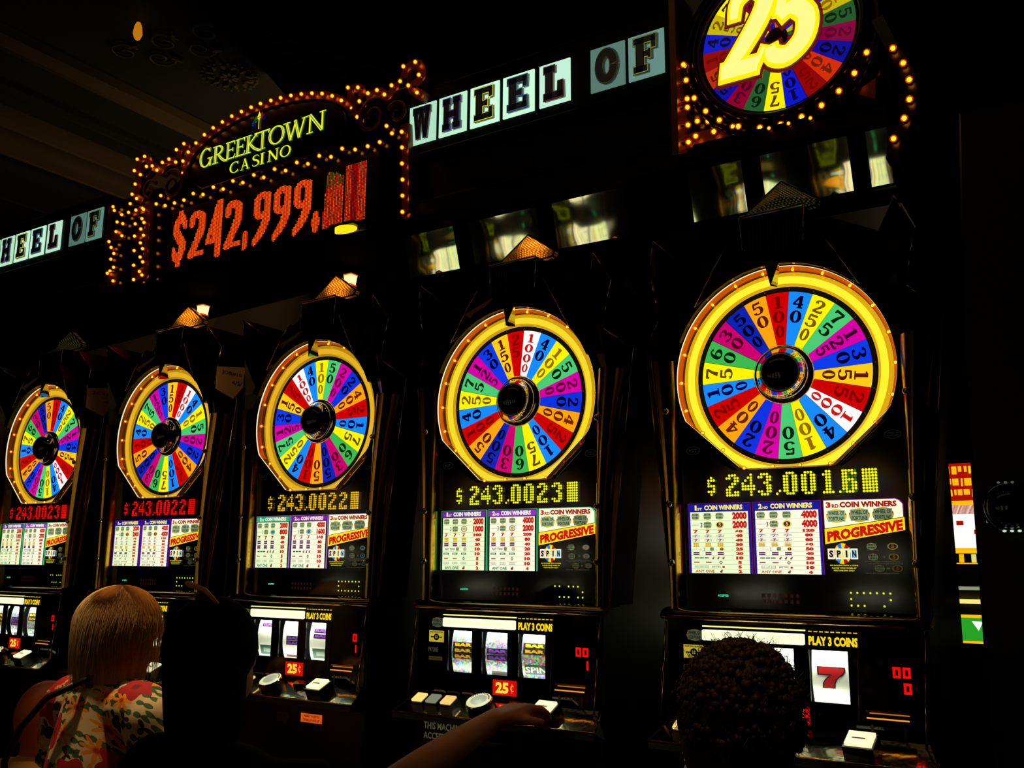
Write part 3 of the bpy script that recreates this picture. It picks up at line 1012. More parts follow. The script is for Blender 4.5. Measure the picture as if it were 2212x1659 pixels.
def bulb_mesh(r=.0085):
    """marquee bulb: hot core in an amber envelope on a short socket; axis along -y"""
    def f():
        mb = MB()
        mb.ball((0, -.018 * r / .0085, 0), r * .70, EM((255, 170, 36), 11.0), 10, 6)
        k = ('shell',)
        if k not in MATS:
            m, nt, bs = mat_base('amber_envelope')
            nt.nodes.remove(bs)
            out = nt.nodes['Material Output']
            e = nt.nodes.new('ShaderNodeEmission')
            e.inputs[0].default_value = lin((255, 70, 0))  # orange emission of the glass also imitates the halo round a lit bulb
            e.inputs[1].default_value = .9
            t = nt.nodes.new('ShaderNodeBsdfTransparent')
            t.inputs[0].default_value = (1.0, .75, .35, 1)
            mx = nt.nodes.new('ShaderNodeMixShader')
            mx.inputs[0].default_value = .45
            nt.links.new(t.outputs[0], mx.inputs[1])
            nt.links.new(e.outputs[0], mx.inputs[2])
            nt.links.new(mx.outputs[0], out.inputs[0])
            MATS[k] = m
        mb.ball((0, -.018 * r / .0085, 0), r * 1.12, MATS[k], 10, 6)
        mb.lathe([(r * .7, -.008 * r / .0085), (r * .9, 0)], BRASS, 8)
        return mb.mesh('bulb')
    return cached(('bulb', r), f)


def amber_lens_mat():
    k = ('lens',)
    if k not in MATS:
        m, nt, bs = mat_base('amber_prism_lens')
        tc = nt.nodes.new('ShaderNodeTexCoord')
        mp = nt.nodes.new('ShaderNodeMapping')
        mp.inputs['Rotation'].default_value = (0, math.radians(45), 0)
        vo = nt.nodes.new('ShaderNodeTexVoronoi')
        vo.inputs['Scale'].default_value = 170
        vo.inputs['Randomness'].default_value = 0.0
        nt.links.new(tc.outputs['Object'], mp.inputs['Vector'])
        nt.links.new(mp.outputs['Vector'], vo.inputs['Vector'])
        cr = nt.nodes.new('ShaderNodeValToRGB')
        cr.color_ramp.elements[0].position = .15
        cr.color_ramp.elements[0].color = lin((255, 190, 40))
        cr.color_ramp.elements[1].position = .55
        cr.color_ramp.elements[1].color = lin((150, 40, 0))
        nt.links.new(vo.outputs['Distance'], cr.inputs['Fac'])
        bs.inputs['Base Color'].default_value = lin((90, 34, 4))
        nt.links.new(cr.outputs['Color'], bs.inputs['Emission Color'])
        # light of the lamp inside the lens falls off with distance from it
        vd = nt.nodes.new('ShaderNodeVectorMath')
        vd.operation = 'DISTANCE'
        vd.inputs[1].default_value = (.030, .03, .452)
        nt.links.new(tc.outputs['Object'], vd.inputs[0])
        fr = nt.nodes.new('ShaderNodeMapRange')
        fr.interpolation_type = 'SMOOTHSTEP'
        fr.inputs['From Min'].default_value = .012
        fr.inputs['From Max'].default_value = .062
        fr.inputs['To Min'].default_value = 2.4
        fr.inputs['To Max'].default_value = .13
        nt.links.new(vd.outputs['Value'], fr.inputs['Value'])
        nt.links.new(fr.outputs['Result'], bs.inputs['Emission Strength'])
        bs.inputs['Roughness'].default_value = .15
        bp = nt.nodes.new('ShaderNodeBump')
        bp.inputs['Strength'].default_value = .6
        bp.inputs['Distance'].default_value = .002
        nt.links.new(vo.outputs['Distance'], bp.inputs['Height'])
        nt.links.new(bp.outputs['Normal'], bs.inputs['Normal'])
        MATS[k] = m
        d = m.copy()
        d.name = 'clear_prism_lens'
        b = d.node_tree.nodes['Principled BSDF']
        b.inputs['Base Color'].default_value = lin((20, 12, 8))
        for n in d.node_tree.nodes:
            if n.type == 'VALTORGB':
                n.color_ramp.elements[0].color = lin((190, 185, 90))
                n.color_ramp.elements[1].color = lin((14, 4, 2))
        d.node_tree.links.remove(b.inputs['Emission Strength'].links[0])
        b.inputs['Emission Strength'].default_value = .08
        MATS[('lens', 0)] = d
    return MATS[k]


def machine(x, turn, pay, led, dots, dotcol, reels, price, credits, lamp, label, tone=.8, y=0.0, rz=0.0, group='wheel slot machines in the front row'):
    root = empty('slot_machine', (x, y, 0), label, 'slot machine', group, rz)
    H = (0, 0, ZC)

    def P(key, name, fn, parent=root, loc=H, rot=(0, 0, 0)):
        def g():
            mb = MB()
            fn(mb)
            return mb.mesh(name)
        return link(name, cached(key, g), parent, loc if parent is root else (0, 0, 0), rot)

    # ---- cabinet body
    def body(mb):
        mb.prism([(-.285, -2.0), (.285, -2.0), (.285, .2), (.275, .30), (.12, .38), (-.12, .38), (-.275, .30), (-.285, .2)],
                 .035, .42, BLACK)
        mb.prism([(-.285, -2.0), (.285, -2.0), (.285, -.80), (-.285, -.80)], -.055, .035, BLACK)
        mb.box(-.285, -.20, -.0555, .035, -.80, -.55, BLACK)
        mb.box(.15, .285, -.0555, .035, -.80, -.55, BLACK)
        mb.box(-.20, .15, -.0555, .035, -.595, -.55, BLACK)
        mb.box(-.20, .15, .0345, .0352, -.80, -.595, MATTEB)
    P('body', 'cabinet', body)

    def base(mb):
        mb.prism([(-.31, -2.0), (.31, -2.0), (.31, -1.35), (-.31, -1.35)], -.12, .44, PM((30, 14, 9), .3), .01)
    P('stand', 'stand', base)

    def face(mb):
        # lower glass is cut out in a circle for the wheel well
        arc = [(.256 * math.cos(a), .256 * math.sin(a)) for a in [math.radians(-2 - k * 176 / 24) for k in range(25)]]
        arc = [(x_, max(z_, -.2225)) for x_, z_ in arc]
        lo = [(-.255, -.545), (.255, -.545), (.258, -.2), (.262, -.009)] + arc + [(-.262, -.009), (-.258, -.2)]
        mb.prism(lo, -.018, .034, GLASSB)
        mb.prism([(.262, -.25), (.262, .0), (.25, .12), (.19, .2), (.1, .285), (-.1, .285), (-.19, .2), (-.25, .12), (-.262, .0), (-.262, -.25)], .014, .034, GLASSB)
    fg = P('face', 'face_glass', face)

    def marks(mb):
        d = EM((16, 20, 14), 1.0)
        for cx in (-.225, .235):
            z = -.17 if cx < 0 else -.16
            pts = [(cx + .018 * math.cos(a), z + .010 * math.sin(a)) for a in [k * PI / 8 for k in range(16)]]
            mb.flat(pts, -.0186, d)
            pts = [(cx + .0165 * math.cos(a), z + .0088 * math.sin(a)) for a in [k * PI / 8 for k in range(16)]]
            mb.flat(pts, -.0188, GLASSB)
            if cx < 0:
                text(mb, 'IGT', cx - .010, cx + .010, z - .004, z + .004, -.019, d, .03)
            else:
                text(mb, 'WHEEL OF', cx - .012, cx + .012, z + .001, z + .005, -.019, d, .02)
                text(mb, 'FORTUNE', cx - .012, cx + .012, z - .005, z - .001, -.019, d, .02)
    P('marks', 'faint_emblem', marks, fg)
    # side strips with bolts
    for sgn in (-1, 1):
        def strip(mb, s=sgn):
            # tall chrome strip beside the glass, bowed forward
            pr = []
            n = 14
            for i in range(n + 1):
                t = i / n
                z = -.545 + t * .6
                xi = .252 + .004 * t
                xo = .287 + .05 * t * t
                pr.append((xi, xo, z))
            vs, fs = [], []
            for (xi, xo, z) in pr:
                for u, yy in ((0, -.014), (.10, -.034), (.32, -.055), (.6, -.063), (.86, -.045), (1, -.014)):
                    vs.append((s * (xi + (xo - xi) * u), yy, z))
            for i in range(n):
                for k in range(5):
                    a = i * 6 + k
                    fs.append((a, a + 1, a + 7, a + 6) if s > 0 else (a + 1, a, a + 6, a + 7))
            mb.add(vs, fs, BRASS, True)
        st = P(('strip', sgn), 'side_strip', strip)
        for z in (-.075, -.3, -.438):
            def bolt(mb):
                mb.lathe([(.0085, 0), (.0085, -.003), (.006, -.007), (.001, -.008)], CHROME, 12)
            link('bolt', cached('bolt', lambda: (lambda m_: (bolt(m_), m_.mesh('bolt'))[1])(MB())), st, (sgn * (.270 + .015 * (z + .5)), -.060, z))

        def fin(mb, s=sgn):
            # faceted tall fin: pointed crown, notch, wide elbow, then a long taper
            F = [(.286, -.02, -.545), (.352, .0, .108), (.29, -.05, .16), (.315, -.05, .288), (.285, -.09, .355), (.235, -.02, .30), (.255, -.03, .1), (.262, -.02, -.2)]
            n = len(F)
            vs = [(s * a, b, c) for a, b, c in F] + [(s * a, .11, c) for a, b, c in F]
            # centre ridge vertex for a folded look
            vs.append((s * .285, -.075, .22))
            vs.append((s * .30, -.04, .02))
            fs = [(7, 0, 1, 17), (7, 17, 6), (17, 1, 2, 16), (17, 16, 6), (2, 3, 16), (3, 4, 16), (4, 5, 16), (5, 6, 16)]
            for i in range(n):
                j = (i + 1) % n
                fs.append((i, n + i, n + j, j))
            if s < 0:
                fs = [tuple(reversed(f)) for f in fs]
            mb.add(vs, fs, FINM)
            e = [(s * a, b - .002, c) for a, b, c in F]
            mb.tube([e[0], e[1]], .0022, BRASS, 6)
            mb.tube([e[1], e[2]], .003, BRASS, 6)
            mb.tube([e[2], e[3]], .0022, BRASS, 6)
            mb.tube([e[3], e[4]], .0018, BRASS, 6)
            mb.tube([e[4], e[5]], .0012, BRASS, 6)
        P(('fin', sgn), 'side_fin', fin)

        def sail(mb, s=sgn):
            V = [(s * .108, -.05, .325), (s * .15, -.058, .256), (s * .195, -.06, .178), (s * .165, -.045, .205), (s * .12, -.045, .238), (s * .07, -.045, .262), (s * .06, -.04, .30)]
            B2 = [(a, .02, c) for a, b, c in V]
            n = len(V)
            fs = [tuple(range(n))]
            for i in range(n):
                fs.append((i, n + i, n + (i + 1) % n, (i + 1) % n))
            if s > 0:
                fs = [tuple(reversed(f)) for f in fs]
            mb.add(V + B2, fs, FINM)
            mb.tube([V[0], V[1], V[2]], .0018, BRASS, 6)
            mb.tube([V[2], V[3], V[4], V[5]], .001, CHROME, 6)
        P(('sail', sgn), 'crown_point', sail)

    def crown(mb):
        pts = []
        for k in range(17):
            a = math.radians(158 - k * 136 / 16)
            pts.append((.285 * math.cos(a), .285 * math.sin(a)))
        for k in range(17):
            a = math.radians(22 + k * 136 / 16)
            pts.append((.259 * math.cos(a), .259 * math.sin(a)))
        mb.prism(pts, -.05, .03, PM((38, 24, 14), .22, .7))
    P('crown', 'crown_arch', crown)

    # ---- wheel
    add_wheel(root, turn, (0, -.002, ZC))

    def ring(mb, tone=tone):
        c1 = tuple(int(v * k_) for v, k_ in zip((255, 246, 60), (1, tone, tone * .8)))  # brightness by each machine's viewing angle, put into the ring's glow colour
        c2 = tuple(int(v * tone) for v in (222, 168, 14))
        mb.lathe([(.2100, -.001), (.2125, -.002)], MATTEB, 96)
        mb.lathe([(.2125, -.002), (.2150, -.005), (.2190, -.008)], EM(c2, 1.0), 96)
        mb.lathe([(.2190, -.008), (.2240, -.0105), (.2310, -.0115), (.2360, -.0105)], EM(c1, tone), 96, clip=clip_ring)
        mb.lathe([(.2360, -.0105), (.2420, -.009), (.2465, -.006)], EM(c2, 1.0), 96, clip=clip_ring)
    P(('ring', tone), 'light_ring', ring)

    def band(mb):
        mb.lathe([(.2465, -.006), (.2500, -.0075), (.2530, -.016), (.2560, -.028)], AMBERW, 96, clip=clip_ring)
        mb.lathe([(.2560, -.028), (.2566, -.0325)], EM((255, 238, 190), 1.0), 96, clip=lambda a, r: clip_ring(a, r) - .0004)  # specular line along the rim, made as a glowing lip
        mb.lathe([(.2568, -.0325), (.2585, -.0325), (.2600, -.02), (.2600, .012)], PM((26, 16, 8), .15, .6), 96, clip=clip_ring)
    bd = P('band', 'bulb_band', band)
    for k in range(22):
        a = math.radians(90 + 8 + k * 16.36)
        rr = min(.2505, clip_ring(a, .25) - .004)
        link('bulb', bulb_mesh(.0046), bd, (rr * math.cos(a), -.006, rr * math.sin(a)))

    def hub(mb):
        mb.lathe([(.074, -.001), (.072, -.006), (.063, -.014), (.061, -.013), (.0605, -.018), (.059, -.0195), (.050, -.029), (.0485, -.034), (.047, -.036)], PM((235, 225, 205), .05, 1.0), 48)
        mb.lathe([(.048, -.036), (.044, -.044), (.034, -.052), (.018, -.057), (.001, -.058)], PM((3, 3, 3), .04), 48)
    P('hub', 'hub', hub)

    def pointer(mb):
        V = [(-.020, -.05, .265), (.018, -.05, .268), (.004, -.055, .268), (-.004, -.062, .202), (0.0, -.02, .21)]
        mb.add(V, [(0, 3, 2), (3, 0, 4), (0, 2, 1, 4)], PM((8, 5, 4), .3))
        mb.add(V, [(2, 3, 1), (3, 4, 1)], CHROME)
    P('pointer', 'pointer', pointer)

    # ---- beacon on top
    def beacon_box(mb):
        mb.prism([(-.075, .262), (.068, .268), (.074, .402), (-.082, .398)], -.03, .12, PM((12, 12, 10), .12, .3), .006)
        for a, b in (((-.082, .398), (.074, .402)), ((.074, .402), (.068, .268)), ((-.082, .398), (-.075, .262))):
            mb.tube([(a[0], -.031, a[1]), (b[0], -.031, b[1])], .0022, PM((150, 165, 140), .2, .8), 6)
        for k in range(14):
            mb.rect(-.06 + k * .009, -.0585 + k * .009, .3, .385, -.0304, PM((14, 16, 8), .5))
    P('beacon_box', 'beacon_box', beacon_box)
    lm = amber_lens_mat()

    def lens(mb):
        mat = lm if lamp != 'off' else MATS[('lens', 0)]
        V = [(-.088, .04, .408), (.088, .04, .42), (.093, .04, .435), (.005, .04, .498), (-.095, .04, .425), (.008, -.008, .44)]
        mb.add(V, [(0, 1, 5), (1, 2, 5), (2, 3, 5), (3, 4, 5), (4, 0, 5)], mat)
        B3 = [(a, .062, c) for a, b, c in V[:5]]
        o = V[:5] + B3
        mb.add(o, [(i, 5 + i, 5 + (i + 1) % 5, (i + 1) % 5) for i in range(5)] + [(9, 8, 7, 6, 5)], mat)
        for i in range(5):
            mb.tube([V[i], V[(i + 1) % 5]], .003, BRONZED, 6)
            mb.tube([V[i], B3[i]], .0025, BRONZED, 6)
    P(('lens', lamp), 'beacon_lens', lens)

    # ---- number display
    dm = cached(('led', led, tuple(dots), dotcol), lambda: led_line(led, dots, dotcol[0], dotcol[1], dotcol[2]))
    d = link('number_dots', dm, root, (0, 0, ZC))
    d['kind'] = 'stuff'

    # ---- pay cards
    for w in (0, 1):
        link('pay_card', cached(('pay', pay, w), lambda: pay_panel(pay, w)), root, (0, 0, ZC))
    link('pay_card', cached(('pay', pay, 2), lambda: third_panel(pay)), root, (0, 0, ZC))

    # ---- strip under the cards: accepted lamp and dot panel
    def acc(mb):
        text(mb, 'ACCEPTED', -.174, -.148, -.5155, -.5105, -.0192, EM((60, 235, 170), 1.0), .03)
    P('acc', 'accepted_lamp', acc)

    def lamps(mb):
        g = EM((225, 245, 20), 1.0)
        pat = {'five': ('1111111', '1000001', '1110010'), 'green': ('1101110', '0000001', '0111011'), 'violet': ('1111111', '1000001', '1111111')}[pay]
        for r, row in enumerate(pat):
            for c, q in enumerate(row):
                if q == '1':
                    cx, cz = .127 + c * .0135, -.5 - r * .0135
                    mb.flat([(cx + .0024 * math.cos(a), cz + .0024 * math.sin(a)) for a in [k * PI / 4 for k in range(8)]], -.0192, g)
        dr = EM((34, 6, 4), 1.0)
        for k in range(7):
            for r in range(2):
                mb.rect(-.07 + k * .013, -.063 + k * .013, -.514 - r * .013, -.506 - r * .013, -.0192, dr)
    P(('lamps', pay), 'dot_lamps', lamps)['kind'] = 'stuff'

    # ---- rolled chrome ledge
    def ledge(mb):
        prof = [(-.02, -.541), (-.045, -.543), (-.066, -.549), (-.075, -.558), (-.072, -.566), (-.058, -.570)]
        vs, fs = [], []
        for xx in (-.297, -.285, .282, .294):
            dx = 0 if abs(xx) < .29 else .008
            for (yy, zz) in prof:
                vs.append((xx, yy + dx, zz))
        n = len(prof)
        for i in range(3):
            for k in range(n - 1):
                fs.append((i * n + k, i * n + k + 1, (i + 1) * n + k + 1, (i + 1) * n + k))
        mb.add(vs, fs, PM((170, 140, 80), .14, 1.0, .05, 30), True)
        mb.add([(-.297, y2, z2) for y2, z2 in prof], [tuple(range(n))], BRASS)
        mb.add([(.294, y2, z2) for y2, z2 in prof], [tuple(reversed(range(n)))], BRASS)
    P('ledge', 'chrome_ledge', ledge)

    # ---- lower door: black glass with three windows
    def door(mb):
        w = ((-.182, -.104), (-.072, .008), (.041, .122))
        z0, z1 = -.728, -.621
        y = -.060
        mb.box(-.285, -.182, y, -.056, -.79, -.568, GLASSB)
        mb.box(-.182, .122, y, -.056, z1, -.568, GLASSB)
        mb.box(-.182, .122, y, -.056, -.79, z0, GLASSB)
        mb.box(-.104, -.072, y, -.056, z0, z1, GLASSB)
        mb.box(.008, .041, y, -.056, z0, z1, GLASSB)
        mb.box(.122, .275, y, -.056, -.79, -.568, GLASSB)
    dr = P('door', 'reel_door', door)

    def frame(mb):
        x0 = -.288
        mb.tube([(x0, -.062, -.572), (x0 + (-.014 if x0 < 0 else -.012), -.075, -.80)], .0028, BRASS, 6)

    def frame2(mb):
        x0 = .279
        mb.tube([(x0, -.062, -.572), (x0 + (-.014 if x0 < 0 else -.012), -.075, -.80)], .0028, BRASS, 6)

    def frame3(mb):
        mb.tube([(.146, -.0625, -.582), (.138, -.064, -.76)], .0012, BRONZE, 6)
    P('doorframe', 'door_edge', frame)
    P('doorframe2', 'door_edge', frame2)
    P('doorframe3', 'window_edge', frame3)
    for c in range(3):
        link('reel', cached(('reel', reels, c), lambda: reel_strip(reels, c)), root, (0, 0, ZC))

    def topbar(mb):
        y = -.0615
        mb.prism([(-.200, -.611), (-.196, -.6125), (.030, -.6125), (.034, -.610), (.034, -.590), (.030, -.5885), (-.196, -.5885), (-.200, -.591)], y, y + .002, EM((255, 255, 205), 1.25))
        text(mb, 'REDEEM TICKETS WITH CASHIER OR ATTENDANT ON DUTY', -.197, .031, -.603, -.597, y - .0004, EM((215, 210, 140), 1.0), 0)
        mb.box(-.198, .036, -.0635, -.060, -.5825, -.5795, EM((255, 245, 120), 1.1))
    P('topbar', 'lit_message_bar', topbar)

    def play(mb):
        text(mb, 'PLAY 3 COINS', .042, .145, -.6115, -.592, -.0615, EM((250, 215, 20), 1.0), .05)
        for k in range(9):
            mb.rect(.042 + k * .0118, .050 + k * .0118, -.5835, -.5812, -.0615, EM((230, 190, 10), 1.0))
    P('play', 'play_sign', play)

    def stickers(mb):
        y = -.0606
        badge(mb, -.218, -.602, .04, .026, y, .42, True)
        mb.rect(-.246, -.196, -.654, -.624, y, EM((205, 185, 50), .75))
        text(mb, 'PRESS SPIN BUTTON', -.243, -.199, -.630, -.626, y - .0004, MATTEB, .03)
        mb.flat([(-.221 + .009 * math.cos(a), -.641 + .009 * math.sin(a)) for a in [k * PI / 8 for k in range(16)]], y - .0004, MATTEB)
        mb.rect(-.240, -.202, -.6425, -.6395, y - .0004, MATTEB)
        text(mb, '$2', -.225, -.217, -.645, -.637, y - .0008, EM((205, 185, 50), .7), .02)
        text(mb, 'PAYLINE', -.247, -.215, -.680, -.668, y, EM((70, 72, 60), .8), .01)
        mb.rect(-.246, -.200, -.702, -.692, y, EM((60, 55, 14), .8))
        text(mb, 'EXTRA COIN PLAYS', -.243, -.203, -.699, -.695, y - .0004, MATTEB, 0)
    P('stickers', 'door_stickers', stickers)

    if price:
        def pr(mb):
            y = -.0615
            mb.prism([(-.035, -.777), (.037, -.777), (.037, -.739), (-.035, -.739)], y, y + .002, EM((205, 10, 5), 1.0))
            text(mb, '25', -.026, .014, -.772, -.744, y - .0005, EM((255, 215, 60), 1.0), .05)
            text(mb, 'c', .019, .029, -.766, -.750, y - .0005, EM((255, 150, 40), 1.0), .0)
            mb.rect(.0235, .0247, -.770, -.746, y - .0006, EM((255, 150, 40), 1.0))
        P('price', 'price_card', pr)

    def cred(mb):
        rm = EM((240, 10, 5), 1.0)
        a, b = credits
        seven_seg(mb, a, .249 - len(a) * .0195, -.668, .0155, .022, -.0615, rm)
        seven_seg(mb, b, .249 - len(b) * .0195, -.699, .0155, .022, -.0615, rm)
    P(('cred', credits), 'credit_digits', cred)

    def coin(mb):
        mb.box(.153, .239, -.066, -.058, -.739, -.7345, PM((255, 170, 40), .25, 1.0))
        mb.box(.153, .239, -.070, -.058, -.752, -.7475, BRASS)
        mb.box(.156, .236, -.064, -.058, -.7475, -.739, BLACK)
        mb.rect(.160, .238, -.7415, -.7392, -.0645, EM((205, 125, 20), .8))
        mb.rect(.155, .238, -.7512, -.7484, -.0702, EM((255, 160, 20), 1.0))
    P('coin', 'ticket_slot', coin)

    def arrows(mb):
        c2 = PM((70, 66, 40), .5)
        for cx in (.163, .227):
            mb.flat([(cx - .003, -.788), (cx + .003, -.788), (cx + .003, -.770), (cx + .006, -.770), (cx, -.762), (cx - .006, -.770), (cx - .003, -.770)], -.0606, c2)
        text(mb, 'TICKETS', .172, .218, -.772, -.766, -.0606, PM((60, 50, 30), .5), .01)
    P('arrows', 'slot_arrows', arrows)

    # ---- button deck
    def deck(mb):
        cm = PM((235, 232, 185), .09, 1.0, .2, 14)
        V = [(-.285, -.062, -.792), (.272, -.062, -.792), (.300, -.138, -.830), (-.303, -.138, -.830),
             (-.303, -.142, -.846), (.300, -.142, -.846), (.285, -.05, -.86), (-.285, -.05, -.86)]
        mb.add(V, [(3, 2, 1, 0)], cm)
        mb.add(V, [(4, 5, 2, 3), (7, 6, 5, 4), (0, 7, 4, 3), (2, 5, 6, 1)], BLACK)
        mb.tube([(-.288, -.062, -.792), (-.305, -.139, -.830), (.303, -.139, -.830), (.277, -.062, -.792)], .0035, BRASS, 6)
    dk = P('deck', 'button_deck', deck)
    for i, (bx, lit) in enumerate(((-.236, (255, 215, 120)), (-.190, (120, 125, 100)), (-.142, (255, 200, 110)))):
        def btn(mb, lit=lit):
            mb.box(-.018, .018, -.016, .016, 0, .014, PM((20, 20, 14), .2))
            mb.box(-.015, .015, -.013, .013, .014, .018, EM(lit, 1.1))
        link('square_button', cached(('btn', lit), lambda: (lambda m_: (btn(m_), m_.mesh('square_button'))[1])(MB())), dk, (bx, -.100, -.812), (math.radians(26), 0, 0)).scale = (1.05, 1.25, 1.3)

    def rnd(mb):
        # built along +z
        n = 28
        def ringz(r0, z0, r1, z1, mat):
            vs = [(r0 * math.cos(2 * PI * k / n), r0 * math.sin(2 * PI * k / n), z0) for k in range(n)] + [(r1 * math.cos(2 * PI * k / n), r1 * math.sin(2 * PI * k / n), z1) for k in range(n)]
            mb.add(vs, [(k, (k + 1) % n, n + (k + 1) % n, n + k) for k in range(n)], mat, True)
        ringz(.029, 0, .029, .020, BLACK)
        ringz(.029, .020, .027, .0225, CHROME)
        ringz(.027, .0225, .018, .0235, EM((225, 225, 165), 1.0))
        ringz(.018, .0235, .001, .0240, EM((190, 195, 165), .7))
        for k in range(14):
            a = PI * .1 + k * PI * .8 / 13
            mb.box(.0225 * math.cos(a) - .001, .0225 * math.cos(a) + .001, .0225 * math.sin(a) - .0018, .0225 * math.sin(a) + .0018, .0236, .0240, MATTEB)
    link('round_button', cached('rnd', lambda: (lambda m_: (rnd(m_), m_.mesh('round_button'))[1])(MB())), dk, (-.045, -.098, -.812), (math.radians(26), 0, 0)).scale = (1.22, 1.22, 1.3)

    def spin(mb):
        mb.box(-.028, .028, -.022, .022, 0, .020, PM((18, 18, 14), .2))
        mb.box(-.024, .024, -.018, .018, .020, .025, EM((255, 240, 190), 1.1))
        mb.box(-.014, .010, -.003, .0, .0252, .0256, PM((180, 100, 40), .5))
    link('spin_button', cached('spin', lambda: (lambda m_: (spin(m_), m_.mesh('spin_button'))[1])(MB())), dk, (.150, -.100, -.812), (math.radians(26), 0, math.radians(-4))).scale = (1.1, 1.2, 1.3)

    def wedgeplate(mb):
        mb.add([(.02, -.064, -.785), (.10, -.064, -.785), (.115, -.085, -.790), (.035, -.098, -.796), (.02, -.08, -.806), (.11, -.08, -.806)],
               [(0, 1, 2, 3), (3, 2, 5, 4), (0, 3, 4), (1, 5, 2)], PM((30, 24, 16), .15, .8))
    P('wedgeplate', 'coin_guide', wedgeplate, dk)

    # ---- belly
    def belly(mb):
        mb.prism([(-.285, -1.35), (.285, -1.35), (.285, -.86), (-.285, -.86)], -.062, -.055, PM((10, 8, 7), .3))
        if pay == 'violet':
            mb.rect(.04, .125, -.905, -.880, -.0630, EM((225, 90, 20), .8))
            text(mb, 'INSERT TICKETS', .053, .112, -.890, -.884, -.0635, MATTEB, .02)
            text(mb, 'OR BILLS FACE UP', .050, .115, -.901, -.895, -.0635, MATTEB, .02)
            mb.flat([(-.06, -.885), (-.03, -.885), (-.03, -.874), (-.004, -.898), (-.03, -.922), (-.03, -.911), (-.06, -.911)], -.063, PM((95, 95, 60), .5))
        else:
            g = EM((70, 66, 42), 1.0)
            text(mb, 'THIS MACHINE', -.255, -.125, -.880, -.862, -.0635, g, .02)
            text(mb, 'ACCEPTS BILLS', -.255, -.125, -.905, -.888, -.0635, g, .02)
            mb.box(-.11, .05, -.068, -.060, -.905, -.895, PM((120, 110, 60), .2, .9))
    P(('belly', pay == 'violet'), 'belly_panel', belly)
    return root


# ================================================================ OVERHEAD SIGNS
def frange(a, b, n):
    return [a + (b - a) * i / (n - 1) for i in range(n)]


def add_bulbs(parent, pts, y, r=.0085, rot=None):
    me = bulb_mesh(r)
    for (x, z) in pts:
        o = link('bulb', me, parent, (x, y, z))
        if rot:
            o.rotation_euler = rot


def band_path(mb, pts, w, y0, y1, mat, n=4, closed=False):
    """flat moulded band following bulbs, extruded to y1"""
    P = spline([(a, b, w) for a, b in pts], n)
    L, Rr = ribbon(P, 0, w * .6)
    m = len(L)
    vs = [(a, y0, b) for a, b in L] + [(a, y0, b) for a, b in Rr] + [(a, y1, b) for a, b in L] + [(a, y1, b) for a, b in Rr]
    fs = []
    for i in range(m - 1):
        fs += [(i, i + 1, m + i + 1, m + i), (i, 2 * m + i, 2 * m + i + 1, i + 1), (m + i + 1, 3 * m + i + 1, 3 * m + i, m + i)]
    fs += [(0, m, 3 * m, 2 * m), (m - 1, 3 * m - 1 - 0, 4 * m - 1, 2 * m - 1)]
    mb.add(vs, fs, mat)


def spiral(mb, cx, cz, r, y, mat, turns=1.4, s=1, a0=0.0, th=.008):
    pts = []
    rad = []
    n = 30
    for k in range(n + 1):
        t = k / n
        a = a0 + s * turns * 2 * PI * t
        rr = r * (1 - .8 * t)
        pts.append((cx + rr * math.cos(a), y, cz + rr * math.sin(a)))
        rad.append(th * (1 - .5 * t))
    mb.tube(pts, rad, mat, 7)


